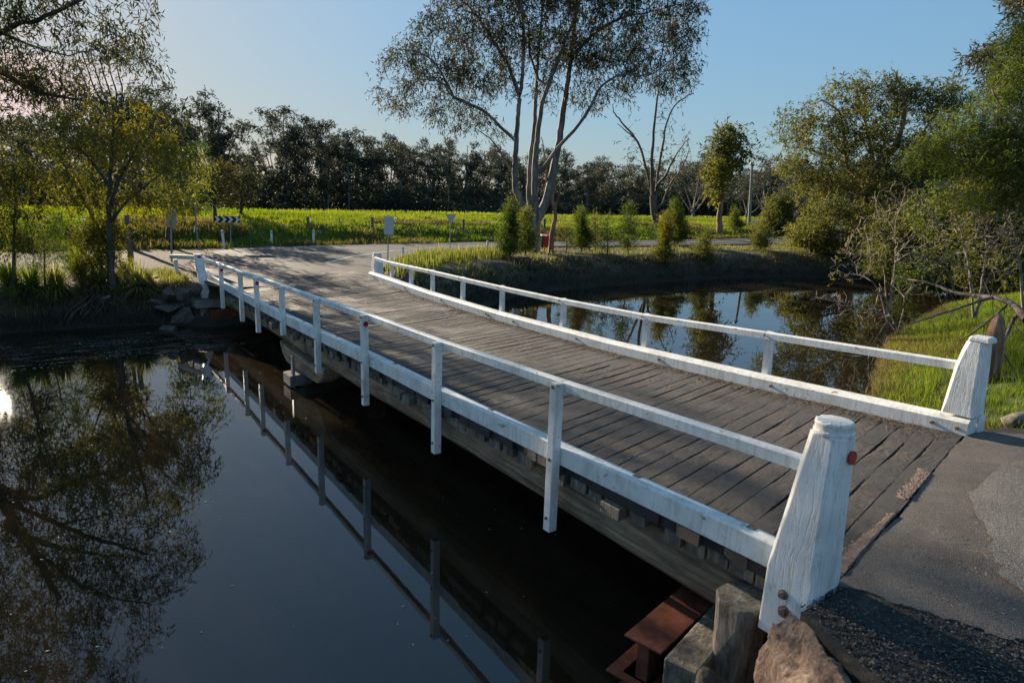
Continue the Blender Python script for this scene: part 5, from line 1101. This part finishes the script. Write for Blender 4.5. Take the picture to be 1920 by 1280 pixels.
a = scatter(60000, (8.3, 30), (2.5, 12.0), lambda X, Y, Z: (Z > -.02) & (Z < .30+.3*vnoise(X, Y, 1.1, 4)) & (Y < 13), 31)
grass('dry_grass', 'dry brownish weeds along the mound edge by the water', a, .13+.07*vnoise(a[:, 0], a[:, 1], 2.2, 2), .013, 1.1, M['weed'], 31, 7, .08)
# verge between road and creek (right of the bridge)
a = scatter(5200, (9.2, 60), (19, 28.8), lambda X, Y, Z: (Z > .55) & (Y < np.interp(X, [9, 11, 13, 16, 21, 30, 60], [20.6, 23.4, 26, 27.9, 28.2, 27.0, 27.0])) & (vnoise(X, Y, 1.3, 5) > -.35), 4)
grass('verge_grass', 'yellow-green tufts on the verge between the road and the creek', a, .16+.08*vnoise(a[:, 0], a[:, 1], 2.0, 3), .02, .8, M['reed'], 4, 6, .12)
a = scatter(1500, (9.4, 17.2), (20, 26.5), lambda X, Y, Z: (Z > .8) & (Y < np.interp(X, [9, 11, 13, 16, 21], [20.6, 23.2, 25.8, 27.4, 27.6])) & (Y > np.interp(X, [9, 11, 13, 17], [19.2, 20.8, 23.0, 24.5])), 5)
grass('verge_reeds', 'upright yellow flower spikes behind the far right rail', a, .42+.12*vnoise(a[:, 0], a[:, 1], 2.0, 3), .03, .25, M['reed'], 5, 4, .07, 'plants')
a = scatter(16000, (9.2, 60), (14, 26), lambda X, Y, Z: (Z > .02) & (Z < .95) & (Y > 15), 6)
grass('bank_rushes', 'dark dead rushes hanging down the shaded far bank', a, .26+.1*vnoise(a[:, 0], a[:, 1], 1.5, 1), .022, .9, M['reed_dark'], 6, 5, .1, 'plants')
# left bank
a = scatter(5000, (-14, 3.4), (20.6, 23.4), lambda X, Y, Z: (Z > .35) & (vnoise(X, Y, 1.6, 9) > -.5), 7)
grass('bank_grass', 'yellow-green weeds on top of the left bank', a, .16+.08*vnoise(a[:, 0], a[:, 1], 2, 1), .018, .9, M['reed'], 7, 6, .1)
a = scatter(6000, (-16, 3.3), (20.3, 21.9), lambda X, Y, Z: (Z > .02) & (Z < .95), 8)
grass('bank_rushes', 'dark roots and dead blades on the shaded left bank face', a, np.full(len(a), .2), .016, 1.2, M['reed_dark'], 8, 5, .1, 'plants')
a = scatter(2600, (-14, 8), (31.2, 33.5), lambda X, Y, Z: (Y > 31.5), 10)
# leaf litter on deck edge, shoulder, verge
def litter(name, label, pts, n_seed, ln=.07, wd=.014, per=1):
    L_ = leaves(pts, per, .02, ln, wd, 0, n_seed); V_ = L_[0]; c = np.repeat(np.repeat(pts[:, 2], per), 4); V_[:, 2] = c+(V_[:, 2]-c)*.15+.012
    return tag(np_mesh(name, V_, L_[1], M['litter'], attrs={'tint': L_[2]}), label, 'litter', kind='stuff')
rg = np.random.default_rng(44); n_ = 2600; yy = rg.uniform(2.9, 14, n_); xx = 7.80-np.abs(rg.normal(0, .11, n_)); pts = np.stack([xx, yy, [zd(a_, b_) for a_, b_ in zip(xx, yy)]], 1)
litter('leaf_litter', 'dry bark and leaf litter gathered along the right kerb', pts, 44, .075, .012)
n_ = 1400; xx = rg.uniform(3.5, 6.5, n_); yy = rg.uniform(.2, 1.9, n_); m = yy < 1.2+.22*(xx-3.5)+.5*rg.random(n_); xx, yy = xx[m], yy[m]
pts = np.stack([xx, yy, [zd(a_, 2)+.0 for a_ in xx]], 1); litter('gravel_litter', 'loose chips and leaf scraps on the shoulder by the near post', pts, 45, .026, .014)
n_ = 1600; xx = rg.uniform(1.8, 4.2, n_); yy = rg.uniform(21.2, 23.6, n_); litter('leaf_litter', 'brown leaf litter on the ground left of the far post', np.stack([xx, yy, terrain(xx, yy)], 1), 46, .11, .03)
n_ = 4000; xx = rg.uniform(10, 40, n_); yy = rg.uniform(20, 28, n_); zz = terrain(xx, yy); m = zz > .6; litter('leaf_litter', 'brown leaf litter along the road verge', np.stack([xx[m], yy[m], zz[m]], 1), 47, .12, .035)
def chips(name, label, pts, seed, s0, s1, m):
    rg = np.random.default_rng(seed); n_ = len(pts); base = np.array([(1,0,0),(-.5,.87,0),(-.5,-.87,0),(0,0,1)]); r = rg.uniform(s0, s1, (n_, 1, 1))
    V_ = base[None]*r*rg.uniform(.6, 1.3, (n_, 4, 3)); a = rg.uniform(0, 6.28, n_); ca, sa = np.cos(a), np.sin(a); x = V_[..., 0]*ca[:, None]-V_[..., 1]*sa[:, None]; y = V_[..., 0]*sa[:, None]+V_[..., 1]*ca[:, None]
    V_ = np.stack([x, y, V_[..., 2]*.8], -1)+pts[:, None]; i0 = np.arange(n_)[:, None]*4; F_ = np.vstack([i0+np.array([[0,1,3]]), i0+np.array([[1,2,3]]), i0+np.array([[2,0,3]])])
    return tag(np_mesh(name, V_.reshape(-1, 3), F_, m, attrs={'tint': np.repeat(rg.uniform(0, 1, n_), 4)}), label, 'gravel', kind='stuff')
M['chip'] = mat('stone_chip', m_leaf((.022, .020, .018), (.055, .049, .044), (.17, .15, .13), .0))
rg = np.random.default_rng(71); n_ = 9000; xx = rg.uniform(3.4, 5.2, n_); yy = rg.uniform(.3, 2.05, n_); bx = np.interp(yy, [.3, 1.1, 1.5, 2.05], [4.75, 4.5, 4.35, 4.15]); m = (xx < bx+rg.normal(0, .22, n_)) & (xx > np.interp(yy, [.9, 1.45, 2.02], [3.38, 3.45, 3.7])); xx, yy = xx[m], yy[m]
chips('gravel_chips', 'dark loose gravel on the road shoulder beside the near post', np.stack([xx, yy, [zd(max(a_, 3.9), 2)-.006 for a_ in xx]], 1), 71, .004, .014, M['chip'])
n_ = 5000; yy = rg.uniform(2.9, 17, n_); xx = 7.82-np.abs(rg.normal(0, .16, n_)); chips('deck_grit', 'grit and gravel gathered on the deck along the right kerb', np.stack([xx, yy, [zd(a_, b_) for a_, b_ in zip(xx, yy)]], 1), 72, .004, .012, M['chip'])
M['chip_pink'] = mat('pink_chip', m_leaf((.10, .07, .055), (.24, .17, .13), (.42, .32, .25), .0))
n_ = 5000; t_ = rg.uniform(0, 1, n_)**1.4; xx = 4.22+t_*1.2; m = rg.random(n_) < .9; off = np.abs(rg.normal(0, .045, n_))*(1.15-t_); yy = 2.05+.21*(xx-4.1)+.01+off
x2 = rg.uniform(5.8, 6.5, 1200); y2 = 2.05+.21*(x2-4.1)+np.abs(rg.normal(0, .04, 1200)); xx = np.concatenate([xx, x2]); yy = np.concatenate([yy, y2])
chips('joint_gravel', 'pinkish gravel packed along the joint between road and deck', np.stack([xx, yy, [zd(a_, b_)+.006 for a_, b_ in zip(xx, yy)]], 1), 73, .004, .013, M['chip_pink'])
# floating scraps
rg = np.random.default_rng(48); n_ = 240; xx = rg.uniform(-2, 5.5, n_); yy = rg.uniform(4, 17, n_)
L_ = leaves(np.stack([xx, yy, np.full(n_, .006)], 1), 1, .01, .034, .014, 0, 48); V_ = L_[0]; V_[:, 2] = .008
tag(np_mesh('floating_leaves', V_, L_[1], plain('pale_leaf_and_glint', (.5, .47, .4), .6, 0, .3), attrs={'tint': L_[2]}), 'pale leaf scraps floating on the dark water', 'litter', kind='stuff')

rg = np.random.default_rng(49); P0 = []  # streaks of pale flecks added to imitate sky light reflected off ripples
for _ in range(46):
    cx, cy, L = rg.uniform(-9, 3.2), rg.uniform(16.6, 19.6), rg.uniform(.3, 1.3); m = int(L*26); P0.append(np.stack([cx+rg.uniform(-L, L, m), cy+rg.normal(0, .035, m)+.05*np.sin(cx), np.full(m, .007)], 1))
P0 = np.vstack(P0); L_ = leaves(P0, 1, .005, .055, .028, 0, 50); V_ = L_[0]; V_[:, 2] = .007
tag(np_mesh('ripple_glints', V_, L_[1], bpy.data.materials['pale_leaf_and_glint'], attrs={'tint': L_[2]}), 'added pale flecks coloured to imitate sky glints on ripples along the left bank', 'litter', kind='stuff')
# tussocks on the left bank (each one a plant)
def tussock(px, py, r_, h, seed, label, m):
    b = G(px, py); rg = np.random.default_rng(seed); n_ = 420; a = rg.uniform(0, 6.28, n_); el = rg.uniform(.25, 1.45, n_); V_ = []; L = h*rg.uniform(.7, 1.2, n_)
    segs = 4; pts = []
    for k_ in range(segs+1):
        t = k_/segs; rad = np.cos(el)*L*t*1.1; z_ = np.sin(el)*L*t-(.55*L*np.cos(el))*t*t; w_ = .016*(1-t*.85)
        c = np.stack([np.cos(a)*(rad+.05), np.sin(a)*(rad+.05), z_], 1); s = np.stack([-np.sin(a)*w_, np.cos(a)*w_, np.zeros(n_)], 1); pts += [c-s, c+s]
    V_ = np.stack(pts, 1).reshape(-1, 3)+np.array(b); i0 = np.arange(n_)[:, None]*(2*(segs+1)); F_ = np.vstack([i0+np.array([[2*k_, 2*k_+1, 2*k_+3, 2*k_+2]]) for k_ in range(segs)])
    o = np_mesh('tussock', V_, F_, m, None, b, attrs={'tint': np.repeat(rg.uniform(0, 1, n_), 2*(segs+1))}); o.location = b; return tag(o, label, 'plant', 'strappy tussocks on the left bank')
for i, (px, py, h, lb, mm) in enumerate([(262, 545, .55, 'dark-centred strappy tussock just left of the abutment rocks', 'reed'), (150, 520, .7, 'tall arching tussock left of the golden tree trunk', 'grass_near'), (60, 540, .6, 'broad tussock on the bank edge below the sapling', 'grass_near'), (20, 535, .6, 'tussock at the left edge beneath the yellow tree', 'grass_near'),
        (105, 545, .6, 'pale drooping tussock right of the sapling foot', 'reed'), (185, 535, .5, 'small brown tussock touching the golden tree trunk', 'reed'), (240, 520, .45, 'small golden tussock behind the timber post', 'reed'), (140, 500, .5, 'tussock set back near the gravel', 'grass_near')]):
    tussock(px, py, .4, h*1.35, 500+i, lb, M[mm])
# orange-tipped shrub at trunk foot
bushy('leafy_shrub', 'orange-tipped shrub round the foot of the golden tree', 190, 525, 430, 40, M['leaf_gold'], 120, 260, 8, cone=False, ln=.14)
# exposed roots
m_ = MB(); random.seed(3)
for i in range(22):
    x0 = b8.x+random.uniform(-.5, .5); a = random.uniform(-1.4, 1.4); p0 = Vector((x0, b8.y+.05, b8.z-.02)); ln = random.uniform(.5, 1.5)
    pts = [p0, p0+Vector((math.sin(a)*ln*.4, -.25, -.22)), p0+Vector((math.sin(a)*ln*.8, -.42, -.5)), p0+Vector((math.sin(a)*ln, -.55, -.95))]
    m_.tube(smooth_line(pts, 3), [.035*(1-.08*j) for j in range(10)], 5, 1, .1)
o = m_.build('tree_roots', M['bark'], None, 0, True, origin=b8); tag(o, 'exposed roots of the golden tree hanging down the bank', 'roots')
m_ = MB(); q = [ATZ(90, 572, .42), ATZ(130, 571, .45), ATZ(170, 566, .55), ATZ(205, 556, .8)]; m_.tube(smooth_line(q, 4), .035, 6, 1, .1); tag(m_.build('driftwood_branch', M['twig'], None, 0, True, origin=q[0]), 'pale horizontal branch caught along the left bank face', 'branch')

# ------------------------------------------------------------------ signs, posts, fence and small things
def post_bar(mb_, a, b, w_, h_): return mb_.bar(a, b, w_, h_)
# tall two-panel sign, back view
b = G(322, 491); D = math.hypot(b.x, b.y); r_ = empty('road_sign', b, 'tall yellowish sign seen from behind on a single post behind the white guard rail', 'sign')
MB().tube([b, P(320, 386, D)], .03, 8).build('post', M['galv'], r_)
MB().hexa([P(311.5, 426, D), P(331, 427, D), P(331, 427, D+.03), P(311.5, 426, D+.03), P(312, 389, D), P(331, 389, D), P(331, 389, D+.03), P(312, 389, D+.03)]).build('sign_panel', M['signyellow'], r_, .004)
b = G(372, 468); D = math.hypot(b.x, b.y); r_ = empty('leaning_pole', b, 'thin grey leaning pole left of the arrow board', 'pole')
MB().tube([b, P(365, 382, D)], .03, 8).build('pole', M['galv'], r_); MB().bar(P(365.5, 425, D), P(364, 436, D), .05, .02).build('tag', M['whiteflat'], r_)
# chevron board
b = G(436, 466); D = math.hypot(b.x, b.y); r_ = empty('chevron_sign', b, 'black board with four white arrows pointing right on two posts', 'sign')
for px_, py_ in ((433, 466), (470, 463)): MB().tube([G(px_, py_), P(px_-1, 408, D)], .025, 8).build('post', M['galv'], r_)
tl = P(400.5, 405, D-.06); tr = P(450, 406, D-.06); bl_ = P(400.5, 417, D-.06); br = P(450, 418, D-.06)
MB().hexa([bl_, br, br+Vector((.0, .03, 0)), bl_+Vector((0, .03, 0)), tl, tr, tr+Vector((0, .03, 0)), tl+Vector((0, .03, 0))]).build('board', M['black'], r_, .003)
m_ = MB()
def uvp(u, v): return bl_.lerp(br, u).lerp(tl.lerp(tr, u), v)+Vector((-.002, -.012, 0))
for k_ in range(4):
    u0 = .02+.25*k_; 
    for (va, vb) in ((.04, .5), (.5, .96)):
        sl = .11
        if va < .5: q = [uvp(u0, va), uvp(u0+.11, va), uvp(u0+.11+sl, vb), uvp(u0+sl, vb)]
        else: q = [uvp(u0+sl, va), uvp(u0+sl+.11, va), uvp(u0+.11, vb), uvp(u0, vb)]
        m_.hexa([*q, *[x+Vector((0, -.006, 0)) for x in q]])
m_.build('arrow_marking', M['whiteflat'], r_)
# rectangular sign back
b = G(728, 500); D = math.hypot(b.x, b.y); b0 = P(727, 530, D); b0.z = tz(b0.x, b0.y); r_ = empty('road_sign', b0, 'plain grey rectangular sign back on a post behind the far right post', 'sign')
MB().tube([b0, P(729, 404, D)], .022, 8).build('post', M['galv'], r_)
MB().hexa([P(720, 440, D-.05), P(738, 440.5, D-.05), P(738, 440.5, D-.03), P(720, 440, D-.03), P(720, 405.5, D-.05), P(738, 406, D-.05), P(738, 406, D-.03), P(720, 405.5, D-.03)]).build('sign_panel', M['signback'], r_, .003)
b = G(844, 468); D = math.hypot(b.x, b.y); r_ = empty('give_way_sign', b, 'triangular give way sign seen from behind beside the road', 'sign')
MB().tube([b, P(844, 401, D)], .022, 8).build('post', M['galv'], r_)
t_ = [P(835.5, 401, D-.05), P(855.5, 401.5, D-.05), P(846, 421, D-.05)]; m_ = MB(); m_.v = [tuple(x) for x in t_]+[tuple(x+Vector((0, .02, 0))) for x in t_]; m_.f = [(0, 1, 2), (5, 4, 3), (0, 3, 4, 1), (1, 4, 5, 2), (2, 5, 3, 0)]; m_.build('sign_panel', M['signback'], r_)
b = G(1476, 436); D = math.hypot(b.x, b.y); r_ = empty('road_sign', b, 'small white sign on a post across the road by the spreading tree', 'sign')
MB().tube([b, P(1476, 403, D)], .03, 8).build('post', M['galv'], r_); MB().bar(P(1473, 406, D), P(1480, 406, D), .04, .35).build('sign_panel', M['whiteflat'], r_)
# guide posts
for (px_, py_, tx, ty, lb) in ((421, 466, 416, 431, 'white guide post leaning below the arrow board'), (510, 458.5, 508.5, 432, 'white guide post second from the arrow board'), (588, 457, 588, 431, 'white guide post third from the arrow board'), (911, 476, 915, 452, 'white guide post leaning on the verge left of the gum'), (757, 480, 755, 463, 'short pale guide post half hidden by reeds')):
    b = G(px_, py_); D = math.hypot(b.x, b.y); t_ = P(tx, ty, D); r_ = empty('guide_post', b, lb, 'post', 'guide posts along the road')
    MB().bar(b, t_, .10, .05).build('post', M['guide'], r_, .008); MB().bar(b.lerp(t_, .80)+Vector((0, -.03, 0)), b.lerp(t_, .93)+Vector((0, -.03, 0)), .05, .012).build('reflector', M['signback'], r_)
# field fence
fb_ = G(700, 433); fr_ = empty('field_fence', fb_, 'post and wire fence along the field beyond the road', 'fence')
fp = [(-60, 420, 18), (52, 423, 14), (113, 420, 22), (238, 428, 26), (330, 428, 20), (484, 424, 18), (492, 424, 16), (577, 430, 24), (637, 429, 20), (698, 433, 26), (787, 432, 20), (869, 435, 24), (940, 432, 20), (1021, 434, 24), (1120, 436, 22), (1230, 438, 22), (1330, 440, 20), (1450, 444, 20)]
tops = []
for i, (px_, py_, hp) in enumerate(fp):
    b = G(px_, py_); big = px_ in (113, 577, 698, 869, 1021, 238); D = math.hypot(b.x, b.y); t_ = P(px_, py_-hp, D); tops.append((b, t_))
    MB().tube([b-Vector((0,0,.2)), t_], .075 if big else .022, 8, 1, .08 if big else 0).build('fence_post', M['fencewood'], fr_)
m_ = MB()
for f in (.35, .62, .9):
    for (a, a2), (c, c2) in zip(tops[:-1], tops[1:]):
        p, q = a.lerp(a2, f), c.lerp(c2, f); m_.tube([p, (p+q)/2-Vector((0,0,.03)), q], .006, 3)
m_.build('wire', M['wire'], fr_)
# grey timber post in front of the gravel
b = G(247, 507); D = math.hypot(b.x, b.y); m_ = MB(); m_.tube([b-Vector((0,0,.1)), P(244, 470, D), P(239, 440, D), P(237, 403, D)], [.09, .085, .08, .07], 9, 1, .08); tag(m_.build('timber_post', M['fencewood'], None, 0, True, origin=b), 'leaning old timber post between the golden tree and the gravel', 'post')
# cattle loading ramp
c0 = P(365, 410, 50); z0 = tz(c0.x, c0.y); r_ = empty('cattle_ramp', (c0.x, c0.y, z0), 'old timber stock loading ramp and yard in the field above the arrow board', 'ramp')
DR = 46
for (x0, y0_, x1, y1_) in ((366, 390, 366, 412), (378, 386, 385, 412), (366, 391, 379, 387), (379, 389, 398, 390), (398, 390, 408, 398), (384, 400, 395, 397), (395, 397, 407, 400), (412, 395, 411, 412), (415, 398, 416, 412), (338, 404, 356, 400), (356, 400, 366, 393)):
    MB().bar(P(x0, y0_, DR), P(x1, y1_, DR), .13, .13).build('rail', M['polegrey'], r_)
m_ = MB()
for k_ in range(8): m_.bar(P(367, 393+2.1*k_, DR), P(378, 391.5+2.3*k_, DR), .05, .07)
m_.build('slats', M['fencewood'], r_)
# utility pole
b = G(1403, 434); D = 64; bb = P(1403, 436, D); bb.z = tz(bb.x, bb.y); r_ = empty('utility_pole', bb, 'weathered timber power pole rising beyond the road', 'pole')
MB().tube([bb, P(1410.5, 304, D)], [.15, .10], 10).build('pole', M['polegrey'], r_); MB().bar(P(1407, 309, D), P(1415, 310, D), .12, .12).build('crossarm', M['polegrey'], r_)
MB().tube([P(1408, 308, D), P(1408, 304, D)], .06, 6).build('insulator', M['whiteflat'], r_)
# wheelie bins
def bin_(px_, py_, m, lb, w_=.40):
    b = G(px_, py_); r_ = empty('wheelie_bin', b, lb, 'bin')
    x, y, z = b; MB().hexa([(x-w_*.38, y-.2, z+.03), (x+w_*.38, y-.2, z+.03), (x+w_*.38, y+.22, z+.03), (x-w_*.38, y+.22, z+.03), (x-w_/2, y-.28, z+.68), (x+w_/2, y-.28, z+.68), (x+w_/2, y+.28, z+.68), (x-w_/2, y+.28, z+.68)]).build('body', m, r_, .02)
    MB().hexa([(x-w_*.53, y-.31, z+.685), (x+w_*.53, y-.31, z+.685), (x+w_*.53, y+.3, z+.71), (x-w_*.53, y+.3, z+.71), (x-w_*.48, y-.27, z+.73), (x+w_*.48, y-.27, z+.73), (x+w_*.48, y+.28, z+.77), (x-w_*.48, y+.28, z+.77)]).build('lid', m if m is M['redbin'] else M['whiteflat'], r_, .01)
    for s_ in (-1, 1): MB().disc((x+s_*w_*.4, y+.24, z+.1), (s_, 0, 0), .1, .05, 12).build('wheel', M['black'], r_)
bin_(1024, 468, M['redbin'], 'red wheelie bin between the large gum and the slim trunk'); bin_(1014, 467.5, M['greenbin'], 'green wheelie bin with pale lid partly behind the large gum', .34)
# white guard rail left of far post
r_ = empty('guard_rail', ATZ(333, 521, 1.05), 'short white painted rail on one post running left from the far white post', 'rail')
ga = ATZ(333, 521, 1.02); Dg = math.hypot(ga.x, ga.y)
MB().bar(ga, P(329, 486, Dg), .10, .10).build('post', M['white'], r_, .006)
MB().bar(P(320, 481, Dg), Vector((3.70, 21.2, 1.74)), .09, .12).build('rail', M['white'], r_, .006)
print('objects', len(bpy.data.objects), 'verts', sum(len(m.vertices) for m in bpy.data.meshes))
